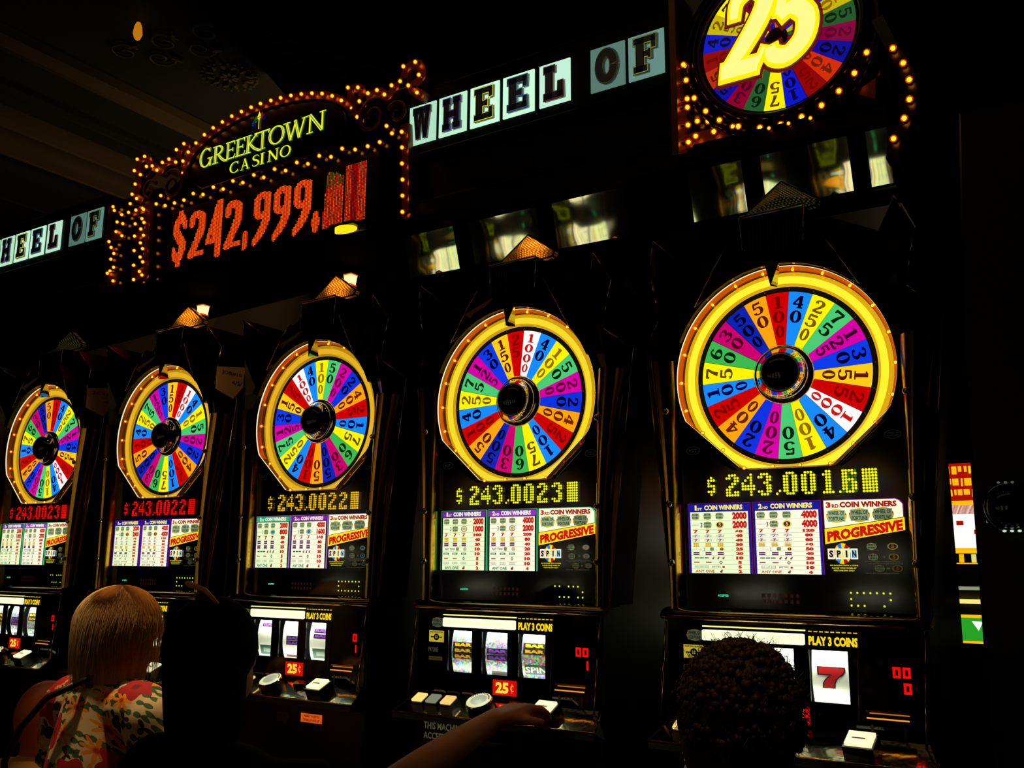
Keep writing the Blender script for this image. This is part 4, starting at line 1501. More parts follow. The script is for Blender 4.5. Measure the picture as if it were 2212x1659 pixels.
def jackpot_sign():
    root = empty('jackpot_sign', (0, 0, 0), 'large black arched casino sign outlined in amber bulbs, with red jackpot digits', 'sign')
    H = (0, 0, ZC)
    # housing behind
    mb = MB()
    arch = [(-2.86, .735), (-1.415, .735), (-1.415, 1.10), (-1.44, 1.16), (-1.60, 1.20), (-1.66, 1.26)]
    arch += [(-2.14 + .46 * math.cos(a), 1.20 + .205 * math.sin(a)) for a in [math.radians(18 + k * 144 / 20) for k in range(21)]]
    arch += [(-2.66, 1.20), (-2.80, 1.14), (-2.86, 1.10)]
    mb.prism(arch, .285, .52, PM((9, 6, 5), .12, .3))
    mb.build('sign_housing', root, H)
    # dark oval name panel
    mb = MB()
    ov = [(-2.15 + .455 * math.cos(a), 1.215 + .165 * math.sin(a)) for a in [k * 2 * PI / 48 for k in range(48)]]
    ov = [(x, max(z, 1.112)) for x, z in ov]
    mb.prism(ov, .272, .285, PM((7, 7, 5), .3), .004)
    mb.tube([(-2.51, .270, 1.112), (-1.80, .270, 1.112)], .003, BRONZED, 6)
    nm = mb.build('name_panel', root, H)
    # bulb bands
    mb = MB()
    top = [GK_L[16], (GK_TOP[0][0] - .02, GK_TOP[0][1] - .03)] + GK_TOP + [(-1.665, 1.25)]
    band_path(mb, top, .034, .262, .44, BRONZE)
    mb.build('bulb_band', root, H)
    for name, path in (('scroll_band', [GK_L[15], GK_L[14], GK_L[13], GK_L[11], GK_L[10], GK_L[9], GK_L[8], GK_L[12]]),
                       ('scroll_band', [GK_L[12], GK_L[8], GK_L[6], GK_L[7], GK_L[3], GK_L[2], GK_L[4]]),
                       ('scroll_band', [GK_L[4], GK_L[1], GK_L[0], GK_L[5]]),
                       ('scroll_band', [GK_R[13], GK_R[0], GK_R[1], GK_R[2]]),
                       ('scroll_band', [GK_R[2], GK_R[3], GK_R[4], GK_R[5], GK_R[6], GK_R[7]]),
                       ('scroll_band', [GK_R[7], GK_R[8], GK_R[9], GK_R[10], GK_R[11], GK_R[12]]),
                       ('side_band', [(-1.399, 1.10)] + GK_RC + [(-1.380, .762)]),
                       ('side_band', [(-2.861, 1.11)] + GK_LC + [(-2.828, .768)])):
        mb = MB()
        band_path(mb, path, .036 if name == 'scroll_band' else .030, .264, .292, BRONZE)
        mb.build(name, root, H)
    for (x0, z0, w_) in ((-1.338, 1.345, .035), (-1.335, 1.265, .03), (-1.615, 1.325, .03)):
        mb = MB()
        mb.add([(x0 - w_, .29, z0), (x0 + w_ * .4, .29, z0 - .004), (x0 + w_, .60, z0), (x0 - w_, .60, z0 + .004),
                (x0 - w_, .29, z0 - .012), (x0 + w_ * .4, .29, z0 - .016), (x0 + w_, .60, z0 - .012), (x0 - w_, .60, z0 - .008)],
               [(0, 1, 2, 3), (7, 6, 5, 4), (0, 4, 5, 1), (1, 5, 6, 2), (2, 6, 7, 3), (3, 7, 4, 0)], PM((190, 120, 40), .35, .5))
        mb.build('return_beam', root, H)
    # faint carved volutes
    vm = PM((70, 34, 20), .5, .3)
    mb = MB()
    spiral(mb, -2.70, 1.17, .075, .268, vm, 1.5, -1, 2.4, .009)
    mb.build('carved_scroll', root, H)
    mb = MB()
    spiral(mb, -2.86, 1.18, .05, .268, vm, 1.2, 1, .5, .008)
    mb.build('carved_scroll', root, H)
    mb = MB()
    spiral(mb, -1.56, 1.19, .075, .268, vm, 1.5, 1, .8, .009)
    mb.build('carved_scroll', root, H)
    mb = MB()
    spiral(mb, -1.44, 1.17, .05, .268, vm, 1.2, -1, 2.6, .008)
    mb.build('carved_scroll', root, H)
    # bulbs
    add_bulbs(root, GK_TOP + GK_L[:16] + GK_R[:13] + GK_RC + GK_LC, .2635 + ZC * 0, .0082)
    for o in [c for c in root.children if c.name.startswith('bulb') and not c.name.startswith('bulb_band')]:
        o.location.z += ZC
    me = bulb_mesh(.0082)
    for (x, z) in GK_BOT + [GK_L[16]] + GK_R[13:]:
        link('bulb', me, root, (x, .283, z + ZC))
    # lettering
    yl = EM((250, 250, 25), 1.0)
    gr = EM((120, 150, 110), 1.0)
    dg = EM((60, 110, 40), 1.0)
    y = .268
    seq = [('G', -2.530, .092, 1.205, .085), ('R', -2.447, .105, 1.206, .078), ('E', -2.368, .088, 1.206, .077), ('E', -2.307, .088, 1.205, .077), ('K', -2.248, .105, 1.204, .078),
           ('T', -2.186, .098, 1.203, .080), ('O', -2.113, .102, 1.205, .079), ('W', -2.028, .118, 1.202, .079), ('N', -1.899, .110, 1.204, .078)]
    mb = MB()
    for ch, x0, w, z0, h in seq:
        fx = lambda a, b, x0=x0, w=w, z0=z0, h=h: (x0 + a * w, z0 + b * h)
        glyph(mb, CAPS[ch], fx, y, dg, grow=.03, ends=.015, depth=.004)
        glyph(mb, CAPS[ch], fx, y - .0006, yl, grow=.0, ends=.01)
        glyph(mb, [s_ for s_ in CAPS[ch] if s_[0][2] > .07 or len(s_) > 8], fx, y - .0012, gr, grow=-.075)
    for ch, x0, w, z0, h in [('C', -2.334, .072, 1.137, .048), ('A', -2.268, .062, 1.137, .048), ('S', -2.203, .080, 1.137, .048), ('I', -2.158, .080, 1.137, .048),
                             ('N', -2.112, .072, 1.137, .048), ('O', -2.042, .068, 1.137, .048)]:
        fx = lambda a, b, x0=x0, w=w, z0=z0, h=h: (x0 + a * w, z0 + b * h)
        glyph(mb, CAPS[ch], fx, y, dg, grow=.03, ends=.02, depth=.003)
        glyph(mb, CAPS[ch], fx, y - .0006, yl, grow=-.01, ends=.01)
    mb.build('sign_lettering', nm)
    # small emblem of coloured columns
    mb = MB()
    for dx, dz, c, k in ((-.034, -.030, (0, 60, 130), .8), (-.018, -.014, (30, 110, 50), .9), (.016, -.004, (150, 10, 20), .9), (.030, -.016, (10, 10, 110), .8), (0, 0, (250, 240, 20), 1)):
        x = -2.174 + dx
        z = 1.376 + dz
        c2 = tuple(int(v * .8) for v in c) if dx else c
        mb.flat([(x - .011 * k, z - .024 * k), (x + .011 * k, z - .024 * k), (x, z)], y - .0004, EM(c2, 1.0))
        mb.flat([(x - .003, z - .036 * k), (x + .003, z - .036 * k), (x + .012 * k, z - .027 * k), (x - .012 * k, z - .027 * k)], y - .0004, EM(c2, 1.0))
        mb.rect(x - .0022, x + .0022, 1.297 + (.0 if dx == 0 else -.004), z - .03 * k, y - .0003, EM(c2 if dx == 0 else tuple(v // 3 for v in c2), 1.0))
    mb.build('column_emblem', nm)
    # LED field
    mb = MB()
    mb.box(-2.70, -1.53, .279, .285, .78, 1.05, PM((5, 3, 3), .35))
    fld = mb.build('display_field', root, H)
    G = {
        '$': [spline([(.88, .74, .26), (.66, .90, .30), (.36, .86, .34), (.22, .68, .36), (.48, .50, .36), (.76, .34, .36), (.62, .12, .34), (.34, .08, .30), (.10, .26, .26)]), S((.5, -.07, .26), (.5, .04, .26)), S((.5, .94, .26), (.5, 1.06, .26))],
        '2': [spline([(.16, .72, .28), (.2, .86, .26), (.5, .9, .26), (.78, .8, .36), (.8, .62, .38), (.55, .36, .32), (.2, .08, .3)]), S((.05, .08, .17), (1.0, .08, .17))],
        '4': [S((.82, 0, .36), (.82, 1, .36)), S((.7, .96, .22), (.14, .3, .2)), S((0, .26, .17), (1.0, .26, .17)), S((.5, .6, .2), (.5, .3, .2)), S((.66, .9, .3), (.56, .6, .3))],
        '9': [oval(.5, .7, .34, .22, .36, .16), S((.2, .62, .3), (.2, .8, .3)), S((.82, .5, .34), (.82, .84, .34)), spline([(.84, .66, .34), (.78, .44, .36), (.5, .18, .32), (.1, .0, .22)])],
        ',': [S((.5, .10, .62), (.5, .11, .62)), S((.7, .06, .3), (.3, -.10, .2))],
        '.': [S((.5, .10, .7), (.5, .11, .7))],
        'A': [S((.12, 0, .24), (.3, .9, .2)), S((.88, 0, .24), (.8, .8, .26)), S((.3, .92, .2), (.9, .8, .2)), S((.3, 0, .3), (.35, .8, .3)), S((.62, 0, .3), (.6, .85, .3))],
        'H': [S((.2, 0, .45), (.2, 1, .45)), S((.75, 0, .6), (.75, 1, .6))],
    }

    FAT = 1.28

    def inside(st, x, z):
        for s in st:
            for i in range(len(s) - 1):
                ax, az, aw = s[i]
                bx, bz, bw = s[i + 1]
                dx, dz = bx - ax, (bz - az)
                # distances measured in a box where z counts double
                dx2, dz2 = dx, dz * 2.1
                px, pz = x - ax, (z - az) * 2.1
                L2 = dx2 * dx2 + dz2 * dz2 or 1e-9
                t = max(0, min(1, (px * dx2 + pz * dz2) / L2))
                d = math.hypot(px - t * dx2, pz - t * dz2)
                if d < (aw + (bw - aw) * t) * FAT / 2:
                    return True
        return False
    mb = MB()
    rnd = random.Random(3)
    pit = .0074
    piz = .0055
    bot, top_ = .811, 1.026
    cols = {}
    for ch, x0, x1 in (('$', -2.683, -2.594), ('2', -2.578, -2.478), ('4', -2.467, -2.370), ('2', -2.354, -2.252), (',', -2.247, -2.204), ('9', -2.183, -2.086),
                       ('9', -2.071, -1.972), ('9', -1.959, -1.861), ('.', -1.858, -1.816), ('A', -1.801, -1.700), ('H', -1.689, -1.588)):
        b0, t0 = (bot, top_) if ch not in 'AH' else (.795, 1.028)
        nx = int(round((x1 - x0) / pit))
        nz = int(round((t0 - b0) / piz))
        for i in range(nx):
            for j in range(-4, nz + 3):
                u = (i + .5) / nx
                v = (j + .5) / nz
                if ch == 'H' and not (0 <= v <= 1):
                    continue
                if not (ch == 'H' or inside(G[ch], u, v)):
                    continue
                if ch in 'AH':
                    if v < 0 or v > 1:
                        continue
                    q = rnd.random()
                    if ch == 'A' and v > .72 and q < .6:
                        c = (90, 90, 20)
                    elif abs(u - .42) < .12 and ch == 'H':
                        c = (170, 10, 5)
                    else:
                        c = (255, 95, 15) if (i % 2 and q < .7) else (215, 40, 10)
                    wj = .3
                else:
                    c = (255, 90, 15) if (i * 7 + int(u * 3)) % 3 else (235, 55, 12)
                    wj = .46
                x = x0 + (i + .5) * pit
                z = b0 + (j + .5) * piz
                mb.rect(x - pit * wj, x + pit * wj, z - piz * .36, z + piz * .36, .2775, EM(c, 1.0))
    o = mb.build('jackpot_digits', fld)
    o['kind'] = 'stuff'
    return root


def tile(parent, ch, x0, x1, z0, z1, col, edge, mi):
    mb = MB()
    y = .293
    mb.prism([(x0, z0), (x1, z0), (x1, z1), (x0, z1)], y, .31, EM(col, 1.0))
    o = mb.build('letter_tile', parent, (0, 0, ZC))
    mb = MB()
    w, h = (x1 - x0) * .66, (z1 - z0) * .80
    xa, za = x0 + (x1 - x0) * .14, z0 + (z1 - z0) * .13
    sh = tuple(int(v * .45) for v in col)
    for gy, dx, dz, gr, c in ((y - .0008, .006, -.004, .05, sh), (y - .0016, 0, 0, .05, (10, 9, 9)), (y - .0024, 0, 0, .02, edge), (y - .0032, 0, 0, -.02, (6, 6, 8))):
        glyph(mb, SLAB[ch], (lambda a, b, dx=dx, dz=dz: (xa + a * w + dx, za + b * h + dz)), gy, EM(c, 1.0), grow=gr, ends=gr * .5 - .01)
    mb.build('letter', o)


def letter_sign(dx, lit, label, full):
    root = empty('letter_sign', (dx, 0, 0), label, 'sign', 'lit word signs above the machines')
    H = (0, 0, ZC)
    mb = MB()
    bm = PM((3, 3, 3), .5, spec=.15)
    mb.prism([(-1.405, .995), (-.378, .995), (-.378, 1.245), (-1.405, 1.245)], .298, .56, bm, .004)
    mb.prism([(-1.38, .815), (-.40, .815), (-.378, .995), (-1.405, .995)], .33, .56, bm)
    mb.prism([(-1.405, .737), (-.378, .737), (-.378, .812), (-1.405, .812)], .29, .56, bm, .003)
    mb.build('sign_box', root, H)
    mb = MB()
    mb.tube([(-1.402, .288, .812), (-.38, .288, .812)], .003, BRONZED, 6)
    mb.tube([(-1.402, .292, .998), (-.38, .292, .998)], .0025, BRONZED, 6)
    mb.tube([(-1.402, .295, 1.245), (-.38, .295, 1.245)], .003, BRONZED, 6)
    mb.build('edge_moulding', root, H)
    pal = {0: (175, 225, 195), 1: (190, 240, 205), 2: (205, 255, 220), 3: (205, 255, 220), 4: (195, 240, 215), 5: (85, 120, 110), 6: (100, 140, 130)}
    edges = [(45, 20, 30), (75, 50, 120), (225, 215, 20), (45, 95, 130), (90, 25, 25), (50, 50, 30), (120, 130, 50)]
    xs = [(-1.400, -1.281), (-1.266, -1.147), (-1.130, -1.010), (-.994, -.870), (-.849, -.733), (-.657, -.536), (-.523, -.403)]
    for k, ch in enumerate('WHEELOF'):
        if k < full:
            continue
        c = tuple(int(v * lit) for v in pal[k])
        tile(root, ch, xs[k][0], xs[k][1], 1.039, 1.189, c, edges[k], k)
    return root


def wheel_topper():
    root = empty('wheel_topper', (0, 0, 0), 'large overhead prize wheel sign with a yellow 25 and amber bulbs', 'sign')
    H = (0, 0, ZC)
    mb = MB()
    mb.prism([(-.362, .735), (.232, .735), (.232, 1.42), (-.362, 1.42)], .345, .56, PM((9, 6, 5), .14, .3))
    mb.build('sign_housing', root, H)
    mb = MB()
    mb.prism([(-.375, .735), (-.355, .735), (-.355, 1.3), (-.375, 1.3)], .27, .345, BRONZE)
    sw = mb.build('side_wall', root, H)
    for name, pts in (('trim_plate', [(-.355, .788), (-.15, .79), (-.105, .812), (-.2, .832), (-.355, .832)]),
                      ('trim_plate', [(-.335, .965), (-.292, .970), (-.29, 1.01), (-.335, 1.01)]),
                      ('trim_plate', [(.135, .83), (.195, .86), (.19, .80)])):
        mb = MB()
        mb.prism(pts, .325, .345, BRONZE)
        mb.build(name, root, H)
    cx, cz = -.060, 1.047
    # wheel
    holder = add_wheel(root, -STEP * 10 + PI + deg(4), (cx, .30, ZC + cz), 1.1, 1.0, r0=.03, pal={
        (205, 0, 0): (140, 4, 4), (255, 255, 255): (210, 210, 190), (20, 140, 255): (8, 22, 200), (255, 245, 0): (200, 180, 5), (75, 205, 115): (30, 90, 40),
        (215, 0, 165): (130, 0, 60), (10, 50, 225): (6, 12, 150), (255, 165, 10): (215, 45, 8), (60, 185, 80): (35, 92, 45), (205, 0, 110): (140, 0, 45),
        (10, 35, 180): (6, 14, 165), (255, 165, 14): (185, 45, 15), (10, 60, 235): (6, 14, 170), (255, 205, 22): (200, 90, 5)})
    mb = MB()
    mb.lathe([(.228, .298), (.232, .285), (.244, .276), (.252, .285), (.256, .345)], PM((40, 34, 20), .12, .9), 72, cx, cz)
    mb.lathe([(.256, .32), (.262, .305), (.290, .300), (.296, .345)], PM((36, 20, 10), .12, .9), 72, cx, cz)
    mb.build('wheel_rim', root, H)
    # numeral 25
    two = [spline([(.08, .66, .10), (.10, .86, .13), (.28, .97, .16), (.46, .84, .20), (.42, .62, .20), (.22, .30, .18), (.06, .10, .14)]), S((-.02, .075, .17), (.44, .075, .17)),
           S((.40, .0, .05), (.50, .24, .05))]
    five = [S((.66, .92, .16), (1.06, .92, .16)), S((.70, .95, .12), (.66, .56, .12)), spline([(.66, .52, .10), (.80, .60, .15), (.98, .48, .20), (.98, .24, .20), (.80, .08, .17), (.62, .12, .16), (.58, .22, .12)])]
    def fx(a, b):
        return (cx - .150 + a * .235 + b * .035, cz - .108 + b * .27)
    mb = MB()
    for gy, gr, c in ((.262, .150, (95, 15, 10)), (.256, .075, (255, 240, 10)), (.251, -.015, (255, 250, 140))):
        glyph(mb, two + five, fx, gy, EM(c, 1.0), grow=gr, ends=gr * .4, depth=.006)
    mb.build('numeral', root, H)
    me = bulb_mesh(.0088)
    for (x, z) in RW_RING:
        a = math.atan2(z - cz, x - cx)
        link('bulb', me, root, (cx + .277 * math.cos(a), .3, ZC + cz + .277 * math.sin(a)))
    for (x, z) in RX_FIELD:
        link('bulb', me, root, (x, .343 if not (.785 < z < .835) else .323, z + ZC))
    for (x, z) in RX_WALL:
        link('bulb', me, root, (-.356, .305, z + ZC), (0, 0, -PI / 2 + .0))
    for o in root.children:
        if o.name.startswith('bulb') and abs(o.location.x + .356) < .002:
            o.rotation_euler = (0, 0, PI / 2)
    # outer arc of bulbs on its curved bracket
    mb = MB()
    band_path(mb, [(.225, .98), RX_ARC[0], RX_ARC[1], RX_ARC[2], RX_ARC[3], RX_ARC[4], RX_ARC[5], (.234, .61)], .03, .262, .36, BLACK)
    mb.build('curved_bracket', root, H)
    for (x, z) in RX_ARC[:6]:
        link('bulb', me, root, (x, .262, z + ZC))
    mb = MB()
    mb.prism([(-.30, .7345), (.20, .7345), (.20, .752), (-.30, .752)], .24, .345, PM((14, 9, 6), .1, .8))
    mb.build('lower_rail', root, H)
    sm = bulb_mesh(.0055)  # small bulbs stand in for reflections of the wheel's bulb ring
    for (x, z) in RX_ARC[6:]:
        link('bulb', sm, root, (x, .302 if z > .72 else .242, max(z, .742) + ZC))
    return root


def bulb_box():
    root = empty('bulb_box', (0, 0, 0), 'recessed panel crowded with amber bulbs between word sign and arched sign', 'sign')
    H = (0, 0, ZC)
    mb = MB()
    mb.prism([(-3.205, .77), (-2.875, .77), (-2.875, 1.22), (-3.205, 1.22)], .335, .52, PM((16, 9, 6), .12, .5))
    mb.build('back_panel', root, H)
    for pts, y in (([(-3.05, 1.115), (-2.88, 1.115), (-2.88, 1.15), (-3.05, 1.145)], .325), ([(-3.02, .985), (-2.90, 1.0), (-2.90, 1.04), (-3.02, 1.03)], .325),
                   ([(-3.02, .80), (-2.90, .80), (-2.90, .85), (-3.02, .85)], .325), ([(-3.20, .80), (-3.14, .80), (-3.12, .86), (-3.20, .875)], .325),
                   ([(-3.20, 1.03), (-3.12, 1.02), (-3.12, 1.07), (-3.20, 1.08)], .325)):
        mb = MB()
        mb.prism(pts, y, .335, BRONZE)
        mb.build('trim_plate', root, H)
    me = bulb_mesh(.0082)
    for (x, z) in BX_A:
        link('bulb', me, root, (x, .325, z + ZC))
    for (x, z) in BX_B:
        if x > -3.2:
            link('bulb', me, root, (x + .035, .334, z - .012 + ZC))
        else:
            t = (-3.205 - x) / 1.57
            link('bulb', me, root, (-3.205, .36 - t * .75, z - .5 * t * .75 + ZC), (0, 0, PI / 2))
    return root


def mirror_canopy():
    root = empty('mirror_canopy', (0, 0, 0), 'black soffit under the signs carrying tilted mirror panels', 'canopy')
    H = (0, 0, ZC)
    mb = MB()
    mb.prism([(-1.412, .695), (.225, .695), (.225, .733), (-1.412, .733)], .24, .62, PM((4, 3, 3), .4, spec=.2))
    mb.box(-3.6, -1.412, .24, .62, .718, .733, PM((4, 3, 3), .9, spec=.05))
    mb.box(-1.412, .225, .40, .62, .52, .695, PM((4, 3, 3), .4, spec=.2))
    mb.build('soffit', root, H)
    m, nt, bs = mat_base('wavy_mirror')
    bs.inputs['Base Color'].default_value = lin((252, 250, 200))
    bs.inputs['Metallic'].default_value = 1.0
    bs.inputs['Roughness'].default_value = .03
    tc = nt.nodes.new('ShaderNodeTexCoord')
    nz = nt.nodes.new('ShaderNodeTexNoise')
    nz.inputs['Scale'].default_value = 4
    bp = nt.nodes.new('ShaderNodeBump')
    bp.inputs['Strength'].default_value = .07
    bp.inputs['Distance'].default_value = .02
    nt.links.new(tc.outputs['Object'], nz.inputs['Vector'])
    nt.links.new(nz.outputs['Fac'], bp.inputs['Height'])
    nt.links.new(bp.outputs['Normal'], bs.inputs['Normal'])
    for (x0, x1) in ((-1.405, -1.19), (-1.125, -.86), (-.80, -.545), (-.337, -.175), (-.12, .118), (.165, .22)):
        mb = MB()
        n = 10
        vs = []
        for i in range(n + 1):
            t = i / n
            z = .693 - .140 * t
            y = .285 + MT * t + .0012 * math.sin(t * PI)
            vs += [(x0, y, z), (x1, y, z)]
        mb.add(vs, [(2 * i, 2 * i + 1, 2 * i + 3, 2 * i + 2) for i in range(n)], m, True)
        e = len(vs)
        mb.box(x0 - .004, x1 + .004, .285 + MT + .004, .41, .547, .553, BLACK)
        mb.add([(x0, .285, .693), (x0, .285 + MT, .553), (x0, .40, .553), (x0, .40, .693)], [(0, 1, 2, 3)], BLACK)
        mb.add([(x1, .285, .693), (x1, .285 + MT, .553), (x1, .40, .553), (x1, .40, .693)], [(3, 2, 1, 0)], BLACK)
        mb.build('mirror_panel', root, H)
    return root


MT = .0465


def downlights():
    def mk(x, y, z, r, lab):
        root = empty('downlight', (x, y, z), lab, 'ceiling light', 'recessed ceiling downlights')
        mb = MB()
        n = 24
        c = [(math.cos(2 * PI * k / n), math.sin(2 * PI * k / n)) for k in range(n)]
        mb.add([(r * 1.2 * a, r * 1.2 * b, 0) for a, b in c] + [(r * a, r * b, -.01) for a, b in c], [(k, n + k, n + (k + 1) % n, (k + 1) % n) for k in range(n)], BRONZED)
        mb.build('trim_ring', root)
        mb = MB()
        mb.add([(r * a, r * b, -.006) for a, b in c], [tuple(range(n - 1, -1, -1))], EM((255, 225, 60), 1.2))
        mb.build('lamp_face', root)
    mk(-1.35, 7.33, 4.999, .085, 'small yellow ceiling downlight at the upper right, above the rightmost machine')
    mk(-3.95, 7.29, 4.999, .085, 'small yellow ceiling downlight in the middle, right of the glowing amber beacon')
    mk(-1.95, -0.75, 4.999, .10, 'ceiling downlight over the blonde player')
    mk(0.15, -1.3, 4.999, .10, 'ceiling downlight over the curly-haired player')
    mk(-0.75, -0.9, 4.999, .10, 'ceiling downlight over the dark-haired player')
    # lit oval lamp right under the jackpot digits
    root = empty('oval_lamp', (-1.655, .255, ZC + .765), 'oval yellow lamp under the last jackpot digits', 'lamp')
    mb = MB()
    n = 20
    mb.add([(.052 * math.cos(2 * PI * k / n), .020 * math.sin(2 * PI * k / n) - .0, -.012) for k in range(n)] + [(.046 * math.cos(2 * PI * k / n), .034 * math.sin(2 * PI * k / n), 0) for k in range(n)],
           [tuple(range(n - 1, -1, -1))] + [(k, (k + 1) % n, n + (k + 1) % n, n + k) for k in range(n)], EM((255, 225, 20), 1.1))
    mb.build('lamp_face', root)
    mb = MB()
    mb.box(-.06, .06, -.03, .03, 0, .012, BRONZED)
    mb.build('lamp_housing', root)


def ceiling_ornaments():
    # carved rosette: petals round a pierced boss
    gm = PM((95, 86, 52), .5, .3)
    root = empty('ceiling_rosette', (-4.42, 1.93, 4.99), 'pale carved rosette on the dark ceiling above the arched sign', 'ornament')
    mb = MB()
    def pet(cx, cy, rx, ry, rot, h=.02):
        n = 12
        p = []
        for k in range(n):
            a = 2 * PI * k / n
            x, y = rx * math.cos(a), ry * math.sin(a)
            p.append((cx + x * math.cos(rot) - y * math.sin(rot), cy + x * math.sin(rot) + y * math.cos(rot)))
        mb.add([(a, b, 0) for a, b in p] + [(cx + (a - cx) * .8, cy + (b - cy) * .8, -h) for a, b in p], [tuple(range(2 * n - 1, n - 1, -1))] + [(k, (k + 1) % n, n + (k + 1) % n, n + k) for k in range(n)], gm)
    for k in range(8):
        a = 2 * PI * k / 8
        pet(.045 * math.cos(a), .045 * math.sin(a), .03, .014, a)
    mb.build('boss', root)
    for k in range(12):
        mb = MB()
        a = 2 * PI * k / 12
        pet(.14 * math.cos(a), .14 * math.sin(a), .034, .016, a + (.6 if k % 2 else 0))
        mb.build('petal', root)
    for k in range(24):
        mb = MB()
        a = 2 * PI * k / 24
        pet(.19 * math.cos(a), .19 * math.sin(a), .014, .009, a)
        mb.build('petal', root)
    for nm, x, y, sc, rz in (('ceiling_scrollwork', -4.45, 1.45, 1.0, .2), ('ceiling_scrollwork', -3.7, 2.1, .8, 1.2)):
        r2 = empty(nm, (x, y, 4.99), 'pale carved leaf scrollwork on the ceiling ' + ('left of the rosette' if x < -4 else 'right of the rosette'), 'ornament', None, rz)
        for k in range(5):
            mb = MB()
            cx2, cy2 = (k - 2) * .17, (.09 if k % 2 else -.06)
            pts = []
            rad = []
            for t in range(18):
                a = t / 17 * 2.6 * PI
                rr = .11 * (1 - t / 22)
                pts.append((cx2 + rr * math.cos(a) * sc, cy2 + rr * math.sin(a) * (1 if k % 2 else -1) * sc, -.01))
                rad.append(.009)
            mb.tube(pts, rad, gm, 5)
            mb.build('scroll', r2)
            mb = MB()
            pet(cx2 + .1, cy2 * 1.6, .05, .018, k * 1.1)
            mb.build('leaf', r2)
    # hanging lamp at the very top, its glass glowing
    root = empty('pendant_lamp', (-4.40, 1.16, 4.93), 'blurred glowing amber pendant lamp hanging at the top left', 'lamp')
    mb = MB()
    mb.tube([(0, 0, .07), (0, 0, .04)], .008, BRONZED, 6)
    mb.build('rod', root)
    mb = MB()
    n = 16
    prof = [(.0, -.07), (.018, -.055), (.030, -.02), (.024, .03), (.012, .06)]
    vs = [(r * math.cos(2 * PI * k / n), r * math.sin(2 * PI * k / n), z) for r, z in prof for k in range(n)]
    mb.add(vs, [(i * n + k, i * n + (k + 1) % n, (i + 1) * n + (k + 1) % n, (i + 1) * n + k) for i in range(4) for k in range(n)], EM((205, 130, 20), .8), True)
    mb.build('glass_shade', root)


def lanterns():
    for x, lab in ((-2.73, 'small bright orange lantern behind the beacon of the second machine from the left'),
                   (-1.85, 'small bright orange lantern behind the beacon of the middle machine')):
        root = empty('lantern', (x, .5, ZC + .40), lab, 'lamp', 'orange lanterns behind the beacons')
        mb = MB()
        mb.prism([(-.014, .244), (.013, .244), (.020, .280), (-.019, .280)], -.018, .018, EM((255, 235, 150), 1.6))
        mb.prism([(-.016, .238), (.015, .238), (.015, .244), (-.016, .244)], -.020, .020, EM((235, 70, 5), 1.0))
        mb.prism([(-.021, .280), (.022, .280), (.021, .285), (-.020, .285)], -.020, .020, EM((235, 90, 10), 1.0))
        mb.build('lantern_glass', root)
        mb = MB()
        mb.prism([(-.014, 0), (.014, 0), (.014, .238), (-.014, .238)], -.016, .016, PM((160, 80, 26), .4, .2))
        mb.build('lantern_post', root)
    # cabinet tops that carry the lanterns (rear bank of machines)
    for k, (x, w) in enumerate(((-2.73, .26), (-1.85, .26))):
        root = empty('rear_cabinet', (x, .60, 0), 'dark top of a rear-row machine seen ' + ('left' if k == 0 else 'right') + ' of the middle machine', 'slot machine', 'rear row of machines')
        mb = MB()
        mb.prism([(-w, 0), (w, 0), (w, 2.2), (w * .6, 2.38), (.1, 2.40), (-.1, 2.40), (-w * .6, 2.38), (-w, 2.2)], -.15, .4, PM((32, 20, 12), .3, .3), .02)
        mb.build('cabinet', root)
    # tan paper tags on posts in the gaps between machines, facing right
    for k, (x, y0, z0, tx, where) in enumerate(((-1.88, -.10, .10, ('JOB#10', '4/5/'), 'second and third'), (-2.63, -.085, .10, ('JOB', '4'), 'first and second'))):
        root = empty('paper_tag', (x, 0, ZC), 'tan paper tag in the gap right of the ' + ('second' if k == 0 else 'leftmost') + ' machine from the left' * (k == 0), 'tag', 'paper tags in the gaps')
        mb = MB()
        yz = [(y0, z0 + .028), (y0 + .075, z0 + .004), (y0 + .115, z0 + .05), (y0 + .12, z0 + .122), (y0, z0 + .104)]
        mb.add([(0, a, b_) for a, b_ in yz] + [(-.002, a, b_) for a, b_ in yz],
               [(0, 1, 2, 3, 4), (9, 8, 7, 6, 5)] + [(i, 5 + i, 5 + (i + 1) % 5, (i + 1) % 5) for i in range(5)], PM((240, 190, 130), .8))
        mb.build('paper', root)
        mb = MB()
        vs, fs = text_geo(tx[0], 0)
        mb.add([(.0006, y0 + .02 + a * .085, z0 + .082 + b * .014) for a, b in vs], fs, PM((40, 25, 12), .8))
        vs, fs = text_geo(tx[1], 0)
        mb.add([(.0006, y0 + .065 + a * .045, z0 + .054 + b * .014) for a, b in vs], fs, PM((40, 25, 12), .8))
        mb.build('writing', root)
        mb = MB()
        mb.box(-.012, -.002, y0 + .1, y0 + .12, -ZC, z0 + .12, PM((20, 12, 8), .4))
        mb.build('post', root)


